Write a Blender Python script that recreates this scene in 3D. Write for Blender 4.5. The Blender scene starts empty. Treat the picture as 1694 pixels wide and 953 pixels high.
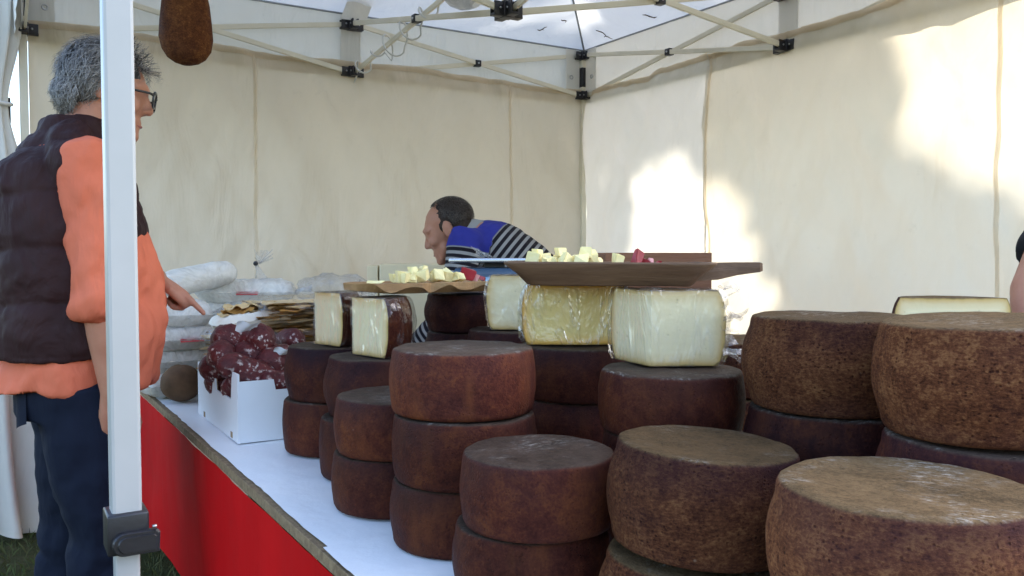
import bpy, bmesh, math, random
from mathutils import Vector, Matrix, noise, Quaternion
random.seed(7)
R = math.radians
SC = bpy.context.scene
COL = SC.collection

# ------------------------------------------------------------------ camera, sky, sun, exposure
CAM_Z = 1.22
FPX, CX, CY, PITCH = 1404.0, 847.0, 476.5, 0.040
cd = bpy.data.cameras.new('camera'); cam = bpy.data.objects.new('camera', cd); COL.objects.link(cam)
cd.sensor_width = 36.0; cd.lens = 36.0 * FPX / 1694.0; cd.clip_end = 3000; cd.clip_start = 0.05
cam.location = (0, 0, CAM_Z); cam.rotation_euler = (math.pi / 2 - PITCH, 0, 0)
SC.camera = cam

TH = 0.55                                             # the tent stands turned to the camera
U = Vector((math.cos(TH), math.sin(TH), 0)); V = Vector((math.sin(TH), -math.cos(TH), 0))
SUN_EL = R(40)
sun_h = (U * math.cos(R(10)) + V * math.sin(R(10))).normalized()
SUN_DIR = (sun_h * math.cos(SUN_EL) + Vector((0, 0, math.sin(SUN_EL)))).normalized()   # towards the sun

w = bpy.data.worlds.new('World'); SC.world = w; w.use_nodes = True
nt = w.node_tree; bg = nt.nodes['Background']
sky = nt.nodes.new('ShaderNodeTexSky'); sky.sky_type = 'NISHITA'; sky.sun_disc = False
sky.sun_elevation = SUN_EL; sky.sun_rotation = math.atan2(SUN_DIR.x, SUN_DIR.y)
sky.air_density = 1.0; sky.dust_density = 2.0; sky.ozone_density = 1.0
nt.links.new(sky.outputs[0], bg.inputs[0]); bg.inputs[1].default_value = 0.15
sl = bpy.data.lights.new('sun', 'SUN'); so = bpy.data.objects.new('sun', sl); COL.objects.link(so)
sl.energy = 4.2; sl.angle = R(0.55); sl.color = (1.0, 0.93, 0.82)
so.rotation_euler = SUN_DIR.to_track_quat('Z', 'Y').to_euler(); so.location = (6, 4, 8)
SC.view_settings.view_transform = 'Standard'; SC.view_settings.look = 'None'
SC.view_settings.gamma = 1.0; SC.view_settings.use_curve_mapping = False
SC.view_settings.exposure = 2.3
SC.cycles.use_denoising = True
SC.cycles.max_bounces = 10; SC.cycles.diffuse_bounces = 6; SC.cycles.transparent_max_bounces = 24
SC.cycles.transmission_bounces = 8; SC.cycles.sample_clamp_indirect = 6.0
SC.cycles.caustics_reflective = False; SC.cycles.caustics_refractive = False

def P(px, py, y):
    """world point seen at photograph pixel (px, py), at world distance y in front of the camera"""
    a = (px - CX) / FPX; b = -(py - CY) / FPX
    c, s = math.cos(PITCH), math.sin(PITCH)
    dy = c + b * s; dz = -s + b * c
    return Vector((a / dy * y, y, CAM_Z + dz / dy * y))
def PX(px, y): return P(px, 420, y).x

# ------------------------------------------------------------------ mesh helpers
class MB:
    def __init__(s): s.v = []; s.f = []
    def add(s, vs, fs):
        o = len(s.v); s.v += [tuple(x) for x in vs]; s.f += [tuple(i + o for i in f) for f in fs]; return s
    def box(s, c, size, rot=None, bev=0.0):
        bm = bmesh.new(); bmesh.ops.create_cube(bm, size=1.0)
        for v in bm.verts: v.co = Vector((v.co.x * size[0], v.co.y * size[1], v.co.z * size[2]))
        if bev > 0: bmesh.ops.bevel(bm, geom=bm.edges[:], offset=bev, segments=2, affect='EDGES', profile=0.6)
        M = (rot if rot else Matrix.Identity(3)); c = Vector(c)
        bm.verts.index_update()
        s.add([M @ v.co + c for v in bm.verts], [[v.index for v in f.verts] for f in bm.faces]); bm.free(); return s
    def rings(s, rings, cap=True, closed=True):
        n = len(rings[0]); vs = [p for r in rings for p in r]; fs = []
        for i in range(len(rings) - 1):
            for j in range(n if closed else n - 1):
                k = (j + 1) % n
                fs.append((i * n + j, i * n + k, (i + 1) * n + k, (i + 1) * n + j))
        if cap:
            fs.append(tuple(range(n - 1, -1, -1))); m = (len(rings) - 1) * n; fs.append(tuple(m + j for j in range(n)))
        return s.add(vs, fs)
    def tube(s, pts, rad, seg=10, cap=True, flat=1.0, round_ends=False):
        pts = [Vector(p) for p in pts]
        if not hasattr(rad, '__len__'): rad = [rad] * len(pts)
        rad = list(rad)
        if round_ends:
            d0 = (pts[0] - pts[1]).normalized(); d1 = (pts[-1] - pts[-2]).normalized()
            r0, r1 = rad[0], rad[-1]
            pts = [pts[0] + d0 * r0 * .95, pts[0] + d0 * r0 * .7] + pts + [pts[-1] + d1 * r1 * .7, pts[-1] + d1 * r1 * .95]
            rad = [r0 * .25, r0 * .71] + rad + [r1 * .71, r1 * .25]
        t = (pts[1] - pts[0]).normalized()
        up = Vector((0, 0, 1)) if abs(t.z) < .9 else Vector((1, 0, 0))
        nrm = (up - t * up.dot(t)).normalized(); rg = []
        for i, p in enumerate(pts):
            if i == 0: tt = pts[1] - pts[0]
            elif i == len(pts) - 1: tt = pts[-1] - pts[-2]
            else: tt = (pts[i + 1] - pts[i]).normalized() + (pts[i] - pts[i - 1]).normalized()
            if tt.length < 1e-9: tt = t
            tt.normalize(); nrm = (nrm - tt * nrm.dot(tt))
            nrm = nrm.normalized() if nrm.length > 1e-6 else tt.orthogonal().normalized()
            bi = tt.cross(nrm)
            rg.append([p + (nrm * math.cos(a) * flat + bi * math.sin(a)) * rad[i] for a in [2 * math.pi * j / seg for j in range(seg)]])
        return s.rings(rg, cap)
    def bar(s, a, b, wd, ht, up=(0, 0, 1)):
        a = Vector(a); b = Vector(b); t = (b - a).normalized(); up = Vector(up)
        side = t.cross(up).normalized(); up2 = side.cross(t).normalized()
        rg = []
        for p in (a, b):
            rg.append([p + side * x * wd / 2 + up2 * z * ht / 2 for x, z in
                       ((-1, -.8), (-.8, -1), (.8, -1), (1, -.8), (1, .8), (.8, 1), (-.8, 1), (-1, .8))])
        return s.rings(rg)
    def ball(s, c, r, rot=None, seg=16, rng=10):
        c = Vector(c); r = r if hasattr(r, '__len__') else (r, r, r); M = rot if rot else Matrix.Identity(3); rg = []
        vs = [M @ Vector((0, 0, -r[2])) + c]
        for i in range(1, rng):
            p = -math.pi / 2 + math.pi * i / rng
            for j in range(seg):
                a = 2 * math.pi * j / seg
                vs.append(M @ Vector((math.cos(p) * math.cos(a) * r[0], math.cos(p) * math.sin(a) * r[1], math.sin(p) * r[2])) + c)
        vs.append(M @ Vector((0, 0, r[2])) + c); fs = []
        for j in range(seg): fs.append((0, 1 + (j + 1) % seg, 1 + j))
        for i in range(rng - 2):
            for j in range(seg):
                k = (j + 1) % seg
                fs.append((1 + i * seg + j, 1 + i * seg + k, 1 + (i + 1) * seg + k, 1 + (i + 1) * seg + j))
        l = len(vs) - 1; b = 1 + (rng - 2) * seg
        for j in range(seg): fs.append((b + j, b + (j + 1) % seg, l))
        return s.add(vs, fs)
    def grid(s, fn, nu, nv):
        vs = [fn(i / nu, j / nv) for j in range(nv + 1) for i in range(nu + 1)]
        fs = [(j * (nu + 1) + i, j * (nu + 1) + i + 1, (j + 1) * (nu + 1) + i + 1, (j + 1) * (nu + 1) + i) for j in range(nv) for i in range(nu)]
        return s.add(vs, fs)
    def build(s, name, mat, parent=None, smooth=True, loc=None):
        me = bpy.data.meshes.new(name); me.from_pydata(s.v, [], s.f); me.update()
        return link(name, me, mat, parent, smooth, loc)

def link(name, me, mat, parent=None, smooth=True, loc=None):
    if mat is not None:
        me.materials.clear()
        for m in (mat if isinstance(mat, (list, tuple)) else [mat]): me.materials.append(m)
    if smooth: me.polygons.foreach_set('use_smooth', [True] * len(me.polygons))
    o = bpy.data.objects.new(name, me); COL.objects.link(o)
    if parent: o.parent = parent
    if loc is not None: o.location = loc
    return o

def tag(o, label=None, cat=None, group=None, kind=None):
    if label: o['label'] = label
    if cat: o['category'] = cat
    if group: o['group'] = group
    if kind: o['kind'] = kind
    return o
def empty(name, loc=(0, 0, 0), rz=0.0, label=None, cat=None, group=None):
    o = bpy.data.objects.new(name, None); COL.objects.link(o); o.location = loc; o.rotation_euler = (0, 0, rz)
    o.empty_display_size = .1
    return tag(o, label, cat, group)

def organic(name, mb, voxel, mat, parent=None, smooth=4, disp=None, loc=None, sfac=.5):
    """union of overlapping closed shapes -> one continuous skin"""
    me = bpy.data.meshes.new('tmp'); me.from_pydata(mb.v, [], mb.f); me.update()
    bm = bmesh.new(); bm.from_mesh(me); bmesh.ops.recalc_face_normals(bm, faces=bm.faces[:]); bm.to_mesh(me); bm.free()
    o = bpy.data.objects.new('tmp', me); COL.objects.link(o)
    m = o.modifiers.new('r', 'REMESH'); m.mode = 'VOXEL'; m.voxel_size = voxel; m.use_smooth_shade = True
    if smooth:
        m2 = o.modifiers.new('s', 'SMOOTH'); m2.factor = sfac; m2.iterations = smooth
    dg = bpy.context.evaluated_depsgraph_get(); dg.update()
    out = bpy.data.meshes.new_from_object(o.evaluated_get(dg)); out.name = name
    bpy.data.objects.remove(o); bpy.data.meshes.remove(me)
    if disp:
        out.update(); ns = [v.normal.copy() for v in out.vertices]
        for v, n in zip(out.vertices, ns): v.co = v.co + n * disp(v.co, n)
        out.update()
    return link(name, out, mat, parent, True, loc)

def nz(x, y=0, z=0): return noise.noise(Vector((x, y, z)))
def fb(x, y, z=0, o=4): return noise.fractal(Vector((x, y, z)), 1.0, 2.0, o)

# ------------------------------------------------------------------ material helpers
class NT:
    def __init__(s, name):
        s.m = bpy.data.materials.new(name); s.m.use_nodes = True; s.t = s.m.node_tree; s.n = s.t.nodes
        s.b = s.n['Principled BSDF']; s.out = s.n['Material Output']
    def node(s, typ, **kw):
        n = s.n.new(typ)
        for k, v in kw.items(): setattr(n, k, v)
        return n
    def lk(s, a, b): s.t.links.new(a, b)
    def coord(s, kind='Object', scale=(1, 1, 1), rot=(0, 0, 0)):
        c = s.node('ShaderNodeTexCoord'); m = s.node('ShaderNodeMapping'); m.inputs['Scale'].default_value = scale
        m.inputs['Rotation'].default_value = rot
        s.lk(c.outputs[kind], m.inputs['Vector']); return m.outputs[0]
    def noise(s, vec, scale=5, detail=4, rough=.55, dist=0):
        n = s.node('ShaderNodeTexNoise'); n.inputs['Scale'].default_value = scale; n.inputs['Detail'].default_value = detail
        n.inputs['Roughness'].default_value = rough; n.inputs['Distortion'].default_value = dist
        s.lk(vec, n.inputs['Vector']); return n.outputs['Fac']
    def ramp(s, fac, stops):
        r = s.node('ShaderNodeValToRGB'); e = r.color_ramp.elements
        while len(e) < len(stops): e.new(.5)
        for k, (p, c) in zip(e, stops):
            k.position = p; k.color = (*c, 1) if hasattr(c, '__len__') else (c, c, c, 1)
        s.lk(fac, r.inputs[0]); return r.outputs[0]
    def mix(s, fac, a, b, mode='MIX'):
        m = s.node('ShaderNodeMix', data_type='RGBA', blend_type=mode)
        for sock, val in ((m.inputs[0], fac), (m.inputs[6], a), (m.inputs[7], b)):
            if isinstance(val, (int, float)): sock.default_value = val if sock.type == 'VALUE' else (val, val, val, 1)
            elif isinstance(val, (tuple, list)): sock.default_value = (*val, 1)
            else: s.lk(val, sock)
        return m.outputs[2]
    def math(s, op, a, b=0.0, clamp=False):
        m = s.node('ShaderNodeMath', operation=op, use_clamp=clamp)
        for sock, val in ((m.inputs[0], a), (m.inputs[1], b)):
            if isinstance(val, (int, float)): sock.default_value = val
            else: s.lk(val, sock)
        return m.outputs[0]
    def bump(s, h, strength=.3, dist=.01, prev=None):
        b = s.node('ShaderNodeBump'); b.inputs['Strength'].default_value = strength; b.inputs['Distance'].default_value = dist
        s.lk(h, b.inputs['Height'])
        if prev is not None: s.lk(prev, b.inputs['Normal'])
        return b.outputs[0]
    def set(s, col=None, rough=None, normal=None, **kw):
        for k, v in (('Base Color', col), ('Roughness', rough), ('Normal', normal)):
            if v is None: continue
            if isinstance(v, (int, float)): s.b.inputs[k].default_value = v
            elif isinstance(v, (tuple, list)): s.b.inputs[k].default_value = (*v, 1)
            else: s.lk(v, s.b.inputs[k])
        for k, v in kw.items():
            s.b.inputs[k.replace('_', ' ')].default_value = v
        return s.m
    def rnd(s): return s.node('ShaderNodeObjectInfo').outputs['Random']
    def sep(s, vec):
        x = s.node('ShaderNodeSeparateXYZ'); s.lk(vec, x.inputs[0]); return x.outputs

def mat_plain(name, c1, c2=None, scale=8, rough=.5, bump=.1, bscale=60, spec=.5, metal=0.0, stretch=(1, 1, 1), bdist=.003):
    t = NT(name); v = t.coord('Object', stretch)
    c2 = c2 or tuple(x * .75 for x in c1)
    col = t.ramp(t.noise(v, scale, 6, .6), [(.3, c2), (.7, c1)])
    nrm = t.bump(t.noise(v, bscale, 4), bump, bdist)
    return t.set(col, rough, nrm, Specular_IOR_Level=spec, Metallic=metal)

def mat_cloth_tent(name, c1, c2, trans, dirt=.0, warm=(1, 1, 1)):
    t = NT(name); v = t.coord('Object')
    big = t.noise(v, 1.3, 5, .6)
    col = t.ramp(big, [(.3, c2), (.7, c1)])
    spots = t.ramp(t.noise(v, 14, 6, .7), [(.62, 0.0), (.8, 1.0)])
    col = t.mix(t.math('MULTIPLY', spots, .25), col, tuple(x * .6 for x in c2))
    cre = t.noise(t.coord('Object', (1, 1, .35), (0.3, .5, 0)), 3.5, 4, .5, 1.2)
    fine = t.noise(v, 220, 2)
    nrm = t.bump(fine, .08, .001, t.bump(cre, .85, .03))
    d = t.node('ShaderNodeBsdfDiffuse'); tr = t.node('ShaderNodeBsdfTranslucent'); g = t.node('ShaderNodeBsdfGlossy')
    g.inputs['Roughness'].default_value = .45
    t.lk(col, d.inputs[0]); t.lk(nrm, d.inputs['Normal']); t.lk(nrm, tr.inputs['Normal']); t.lk(nrm, g.inputs['Normal'])
    t.lk(t.mix(1.0, col, warm, 'MULTIPLY'), tr.inputs[0])
    m = t.node('ShaderNodeMixShader'); m.inputs[0].default_value = trans
    t.lk(d.outputs[0], m.inputs[1]); t.lk(tr.outputs[0], m.inputs[2])
    m2 = t.node('ShaderNodeMixShader'); m2.inputs[0].default_value = .03
    t.lk(m.outputs[0], m2.inputs[1]); t.lk(g.outputs[0], m2.inputs[2]); t.lk(m2.outputs[0], t.out.inputs[0])
    return t.m

def mat_rind(name, dark, mid, light, topc, purple, rough_amt):
    t = NT(name); g = t.sep(t.coord('Generated')); v = t.coord('Object')
    r = t.rnd()
    off = t.node('ShaderNodeVectorMath', operation='ADD'); t.lk(v, off.inputs[0])
    cmb = t.node('ShaderNodeCombineXYZ'); t.lk(t.math('MULTIPLY', r, 37.0), cmb.inputs[0]); t.lk(t.math('MULTIPLY', r, 11.0), cmb.inputs[1])
    t.lk(cmb.outputs[0], off.inputs[1]); vo = off.outputs[0]
    n1 = t.noise(vo, 11, 8, .68, .4); n2 = t.noise(vo, 60, 6, .7); n3 = t.noise(vo, 4, 3, .5); n4 = t.noise(vo, 240, 4, .7)
    st = t.node('ShaderNodeVectorMath', operation='MULTIPLY'); t.lk(vo, st.inputs[0]); st.inputs[1].default_value = (1, 1, 2.4)
    fib = t.noise(st.outputs[0], 130, 6, .75)
    pv = t.node('ShaderNodeTexVoronoi'); pv.inputs['Scale'].default_value = 170; t.lk(vo, pv.inputs['Vector'])
    pit = t.math('MULTIPLY', t.ramp(pv.outputs['Distance'], [(.10, 1.0), (.34, 0.0)]), t.ramp(t.noise(vo, 30, 3), [(.42, 0.0), (.6, 1.0)]))
    a = t.math('ADD', t.math('MULTIPLY', n1, .42), t.math('MULTIPLY', n2, .38)); a = t.math('ADD', a, t.math('MULTIPLY', n4, .20))
    a = t.math('ADD', a, t.math('MULTIPLY', t.math('SUBTRACT', fib, .5), .55 * rough_amt))
    a = t.math('SUBTRACT', a, t.math('MULTIPLY', pit, .04 + .10 * rough_amt))
    col = t.ramp(a, [(.36, dark), (.5, mid), (.64, light)])
    sv = t.node('ShaderNodeVectorMath', operation='MULTIPLY'); t.lk(vo, sv.inputs[0]); sv.inputs[1].default_value = (1, 1, .22)
    strk = t.math('MULTIPLY', t.ramp(t.noise(sv.outputs[0], 16, 4, .6), [(.5, 0.0), (.68, .65)]), 1.0 - rough_amt * .8)
    col = t.mix(strk, col, light)
    # purple-grey bloom of mould, strongest near the upper and lower rims
    rim = t.ramp(g[2], [(.0, .55), (.18, .08), (.6, .12), (.93, 1.0)])
    pm = t.math('MULTIPLY', rim, t.ramp(n3, [(.38, 0.0), (.68, 1.0)]))
    pm = t.math('ADD', pm, t.math('MULTIPLY', t.ramp(t.noise(vo, 7, 5, .6), [(.5, 0.0), (.75, .9)]), .5), True)
    col = t.mix(t.math('MULTIPLY', pm, .85), col, purple)
    # face of the wheel
    geo = t.node('ShaderNodeNewGeometry'); nzz = t.sep(geo.outputs['Normal'])[2]
    top = t.ramp(nzz, [(.55, 0.0), (.9, 1.0)])
    tcol = t.ramp(t.math('ADD', t.math('ADD', t.math('MULTIPLY', n1, .4), t.math('MULTIPLY', n2, .35)), t.math('MULTIPLY', n4, .25)), [(.36, tuple(x * .28 for x in topc)), (.5, tuple(x * .7 for x in topc)), (.64, topc)])
    stw = t.node('ShaderNodeVectorMath', operation='MULTIPLY'); t.lk(vo, stw.inputs[0]); stw.inputs[1].default_value = (1, 2.4, 1)
    chalk = t.math('MULTIPLY', t.ramp(t.noise(stw.outputs[0], 70, 8, .8), [(.5, 0.0), (.7, .9)]), t.ramp(t.noise(vo, 9, 4, .6), [(.5, 0.0), (.66, .85)]))
    tcol = t.mix(chalk, tcol, (.55, .53, .48))
    col = t.mix(top, col, tcol)
    # a few pale flecks on the side
    vor = t.node('ShaderNodeTexVoronoi'); vor.inputs['Scale'].default_value = 38; t.lk(vo, vor.inputs['Vector'])
    fl = t.math('MULTIPLY', t.ramp(vor.outputs['Distance'], [(.03, 1.0), (.09, 0.0)]), t.ramp(t.noise(vo, 12, 2), [(.62, 0.0), (.7, .35)]))
    col = t.mix(fl, col, (.45, .36, .27))
    # each wheel its own tone
    hs = t.node('ShaderNodeHueSaturation'); t.lk(col, hs.inputs['Color'])
    t.lk(t.math('ADD', t.math('MULTIPLY', r, .7), .68), hs.inputs['Value']); hs.inputs['Saturation'].default_value = 1.0
    h = t.math('ADD', t.math('MULTIPLY', fib, .6 * rough_amt + .15), t.math('MULTIPLY', n2, .7))
    nrm = t.bump(t.math('SUBTRACT', h, t.math('MULTIPLY', pit, .5)), .45 + .45 * rough_amt, .005, t.bump(n1, .3, .01))
    rg = t.ramp(n1, [(.3, .38 + .22 * rough_amt), (.7, .62 + .2 * rough_amt)])
    return t.set(hs.outputs[0], rg, nrm, Specular_IOR_Level=.055)

def mat_paste(name, core, edge):
    t = NT(name); at = t.node('ShaderNodeAttribute'); at.attribute_name = 'edge'
    v = t.coord('Object')
    f = t.math('ADD', at.outputs['Fac'], t.math('MULTIPLY', t.math('SUBTRACT', t.noise(v, 25, 4), .5), .3))
    col = t.ramp(f, [(.12, core), (.6, tuple(.6 * a + .4 * b for a, b in zip(core, edge))), (.9, edge), (1.0, tuple(x * .35 for x in edge))])
    vor = t.node('ShaderNodeTexVoronoi'); vor.inputs['Scale'].default_value = 75; t.lk(v, vor.inputs['Vector'])
    hole = t.math('MULTIPLY', t.ramp(vor.outputs['Distance'], [(.10, 1.0), (.2, 0.0)]), t.ramp(t.noise(v, 11, 2), [(.55, 0.0), (.6, 1.0)]))
    col = t.mix(t.math('MULTIPLY', hole, .55), col, (.3, .24, .12))
    nrm = t.bump(t.math('SUBTRACT', t.noise(v, 90, 4), hole), .25, .003)
    m = t.set(col, .5, nrm, Specular_IOR_Level=.35)
    t.b.inputs['Subsurface Weight'].default_value = .25; t.b.inputs['Subsurface Radius'].default_value = (.01, .008, .004)
    t.b.inputs['Subsurface Scale'].default_value = 1.0
    return m

def mat_film(name, tint=(1, 1, 1), base=.07, edge=.5, rough=.14, wr=6.0, haze=.0, hazec=(.8, .8, .8), stretch=(1, 1, .3), ridge=0.0, bs=1.0):
    t = NT(name); v = t.coord('Object', stretch, (.2, .5, .4))
    n = t.noise(v, wr * 3.0, 4, .6, 2.0); n2 = t.noise(v, wr * 9, 3, .6, 1.5)
    rd = t.math('SUBTRACT', 1.0, t.math('MULTIPLY', t.math('ABSOLUTE', t.math('SUBTRACT', t.noise(v, wr * 5, 3, .55, .5), .5)), 20.0), True)
    nrm = t.bump(n2, .35 * bs, .004, t.bump(rd, .6 * bs, .006, t.bump(n, .8 * bs, .02)))
    tr = t.node('ShaderNodeBsdfTransparent'); tr.inputs[0].default_value = (*tint, 1)
    gl = t.node('ShaderNodeBsdfGlossy'); gl.inputs['Roughness'].default_value = rough; t.lk(nrm, gl.inputs['Normal'])
    lw = t.node('ShaderNodeLayerWeight'); lw.inputs[0].default_value = .35; t.lk(nrm, lw.inputs['Normal'])
    fac = t.math('ADD', t.math('MULTIPLY', lw.outputs['Facing'], edge), base, True)
    m = t.node('ShaderNodeMixShader'); t.lk(fac, m.inputs[0]); t.lk(tr.outputs[0], m.inputs[1]); t.lk(gl.outputs[0], m.inputs[2])
    o = m.outputs[0]
    if haze > 0 or ridge > 0:
        df = t.node('ShaderNodeBsdfDiffuse'); df.inputs[0].default_value = (*hazec, 1); t.lk(nrm, df.inputs['Normal'])
        tl = t.node('ShaderNodeBsdfTranslucent'); tl.inputs[0].default_value = (*hazec, 1)
        a = t.node('ShaderNodeMixShader'); a.inputs[0].default_value = .45; t.lk(df.outputs[0], a.inputs[1]); t.lk(tl.outputs[0], a.inputs[2])
        m2 = t.node('ShaderNodeMixShader')
        hz = t.math('MULTIPLY', t.ramp(n, [(.3, .45), (.7, 1.0)]), haze)
        rr = t.math('MULTIPLY', t.math('MULTIPLY', t.math('POWER', rd, 1.5), t.ramp(n2, [(.35, 0.0), (.6, 1.0)])), ridge)
        t.lk(t.math('ADD', hz, rr, True), m2.inputs[0]); t.lk(o, m2.inputs[1]); t.lk(a.outputs[0], m2.inputs[2]); o = m2.outputs[0]
    t.lk(o, t.out.inputs[0]); return t.m

M = {}
M['roof'] = mat_cloth_tent('tent roof cloth', (.80, .82, .84), (.75, .765, .78), .225)
M['wall_back'] = mat_cloth_tent('tent back wall cloth', (.67, .585, .465), (.60, .515, .40), .215, warm=(1.0, .96, .88))
M['seam_cloth'] = mat_cloth_tent('seam cloth', (.88, .80, .66), (.84, .75, .61), .62)
M['patch_cloth'] = mat_cloth_tent('webbing cloth', (.86, .85, .81), (.82, .80, .76), .55)
M['hem_cloth'] = mat_cloth_tent('soiled hem cloth', (.84, .74, .58), (.72, .61, .45), .58)
M['wall'] = mat_cloth_tent('tent wall cloth beige', (.71, .665, .57), (.66, .61, .515), .25, warm=(1.0, .97, .90))
M['wall_white'] = mat_cloth_tent('tent wall cloth white', (.75, .72, .66), (.70, .67, .61), .24)
M['valance'] = mat_cloth_tent('tent valance cloth', (.78, .77, .73), (.70, .67, .61), .17)
M['hem'] = mat_plain('dirty hem', (.46, .38, .28), (.34, .27, .19), 6, .85, .3, 80, .2)
M['seam'] = mat_plain('seam tape', (.62, .58, .49), (.54, .50, .42), 20, .8, .2, 120, .2)
M['roofseam'] = mat_plain('roof seam', (.33, .35, .38), (.27, .29, .31), 20, .8, .2, 120, .2)
M['legpaint'] = mat_plain('white leg paint', (.41, .413, .41), (.375, .38, .375), 7, .32, .05, 30, .5)
M['bar'] = mat_plain('cream bar paint', (.74, .69, .56), (.67, .62, .49), 7, .4, .06, 40, .5)
M['blackp'] = mat_plain('black plastic', (.014, .013, .018), (.009, .009, .012), 12, .38, .15, 90, .5)
M['steel'] = mat_plain('bolt steel', (.6, .6, .62), (.5, .5, .5), 30, .3, .05, 60, .5, 1.0)
M['cable'] = mat_plain('white cable', (.66, .65, .62), (.6, .59, .56), 9, .45, .05, 90, .5)
M['lampw'] = mat_film('frosted plastic', (.95, .95, .95), .1, .4, .3, 2, .65, (.85, .85, .83))
M['rind_red'] = mat_rind('smooth red-brown rind', (.027, .0075, .0058), (.070, .0185, .0115), (.130, .041, .0160), (.085, .058, .043), (.027, .0125, .0150), .12)
M['rind_rough'] = mat_rind('rough orange-brown rind', (.034, .0110, .0062), (.118, .041, .0180), (.235, .104, .043), (.165, .105, .052), (.038, .0155, .0200), 1.0)
M['rind_dark'] = mat_rind('dark purple rind', (.014, .0052, .0055), (.036, .0105, .0090), (.085, .027, .0125), (.070, .048, .037), (.017, .0090, .0130), .3)
M['paste'] = mat_paste('pale cheese paste', (.76, .65, .41), (.56, .37, .13))
M['paste_y'] = mat_paste('yellow cheese paste', (.88, .68, .27), (.80, .43, .075))
M['cubes'] = mat_plain('cut cheese', (.86, .77, .43), (.78, .66, .30), 30, .45, .3, 120, .35)
M['film'] = mat_film('cling film', (.985, .985, .985), .05, .45, .10, 4, .0, (.85, .85, .83), ridge=.30)
M['film_smooth'] = mat_film('taut cling film', (.985, .985, .985), .03, .35, .07, 2.6, .0, (.85, .85, .83), (1, 1, .3), ridge=.13, bs=.65)
M['film_soft'] = mat_film('thin bag film', (.97, .97, .97), .06, .45, .2, 3, .22, (.82, .82, .82), (1, 1, 1))
M['film_bag'] = mat_film('cloudy bag film', (.96, .96, .96), .06, .4, .22, 2.5, .74, (.93, .93, .92), (1, .5, 1))
M['bread_in'] = mat_plain('pale bread in bag', (.92, .89, .82), (.86, .80, .68), 9, .7, .3, 40, .3)
M['crisp'] = mat_plain('crisp flat bread', (.66, .40, .12), (.36, .16, .035), 14, .75, .5, 70, .25)
M['crisp_pale'] = mat_plain('pale crisp flat bread', (.84, .66, .38), (.66, .44, .19), 14, .75, .5, 70, .25)
def mat_wood(name, c1, c2, sc=14):
    t = NT(name); v = t.coord('Object', (1, 9, 9)); n = t.noise(v, sc * .35, 6, .6, .8); n2 = t.noise(v, sc * 4, 4)
    col = t.ramp(t.math('ADD', t.math('MULTIPLY', n, .75), t.math('MULTIPLY', n2, .25)), [(.3, c2), (.7, c1)])
    return t.set(col, .55, t.bump(n2, .3, .003, t.bump(n, .25, .006)), Specular_IOR_Level=.35)
M['wood_dark'] = mat_wood('dark oiled wood', (.185, .105, .058), (.085, .043, .023))
M['wood_lite'] = mat_wood('honey wood', (.40, .235, .100), (.24, .125, .050))
M['wood_red'] = mat_wood('reddish wood', (.23, .095, .042), (.15, .058, .027))
M['chip'] = mat_plain('chipboard edge', (.30, .215, .125), (.15, .10, .06), 60, .85, .6, 200, .2)
M['paper'] = mat_plain('white table paper', (.88, .90, .92), (.84, .86, .88), 2.5, .38, .12, 14, .5, bdist=.02)
def mat_skirt():
    t = NT('red skirt cloth'); v = t.coord('Object')
    col = t.ramp(t.noise(v, 3, 4), [(.3, (.42, .0022, .0040)), (.7, (.54, .0034, .0055))])
    nrm = t.bump(t.noise(v, 300, 2), .1, .001, t.bump(t.noise(t.coord('Object', (1, 1, .25)), 5, 3, .5, .6), .35, .02))
    return t.set(col, .65, nrm, Specular_IOR_Level=.08)
M['red'] = mat_skirt()
M['card'] = mat_plain('white cardboard', (.76, .77, .80), (.70, .71, .74), 4, .6, .1, 60, .3)
M['cardin'] = mat_plain('brown cardboard', (.36, .25, .15), (.28, .19, .11), 8, .8, .3, 90, .2)
def mat_salami():
    t = NT('mould dusted salami'); v = t.coord('Object'); n = t.noise(v, 22, 6, .65)
    col = t.ramp(n, [(.3, (.045, .008, .010)), (.6, (.13, .022, .022)), (.8, (.22, .05, .04))])
    sp = t.math('MULTIPLY', t.ramp(t.noise(v, 75, 4, .6), [(.55, 0.0), (.64, 1.0)]), t.ramp(t.noise(v, 16, 3), [(.44, 0.0), (.6, .9)]))
    col = t.mix(sp, col, (.66, .58, .54))
    return t.set(col, .5, t.bump(t.noise(v, 60, 5, .6), .5, .006, t.bump(n, .7, .014)), Specular_IOR_Level=.3)
M['salami'] = mat_salami()
M['twine'] = mat_plain('twine', (.5, .42, .3), None, 30, .9, .4, 200, .1)
M['meat'] = mat_plain('red cured meat', (.42, .03, .04), (.22, .012, .02), 18, .35, .3, 60, .5)
M['fat'] = mat_plain('pink fat', (.72, .42, .38), (.5, .14, .13), 26, .35, .3, 60, .5)
M['scale_blue'] = mat_plain('blue grey scale body', (.060, .100, .160), (.048, .084, .135), 6, .35, .05, 60, .5)
M['scale_pan'] = mat_plain('scale steel pan', (.55, .60, .66), (.48, .52, .58), 6, .22, .05, 30, .5, .9)
M['lcd'] = mat_plain('scale display', (.22, .42, .62), (.2, .38, .56), 6, .2, .02, 30, .5)
M['creamp'] = mat_plain('cream cabinet', (.74, .66, .46), (.66, .58, .40), 3, .45, .06, 30, .4)
M['skin'] = None
def mat_skin(name, c1, c2):
    t = NT(name); v = t.coord('Object'); n = t.noise(v, 11, 5, .6)
    col = t.ramp(n, [(.3, c2), (.7, c1)])
    nrm = t.bump(t.noise(v, 160, 4), .2, .002, t.bump(t.noise(v, 45, 3), .15, .004))
    m = t.set(col, .5, nrm, Specular_IOR_Level=.35)
    t.b.inputs['Subsurface Weight'].default_value = .12; t.b.inputs['Subsurface Radius'].default_value = (.012, .004, .002)
    t.b.inputs['Subsurface Scale'].default_value = 1.0
    return m
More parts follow.
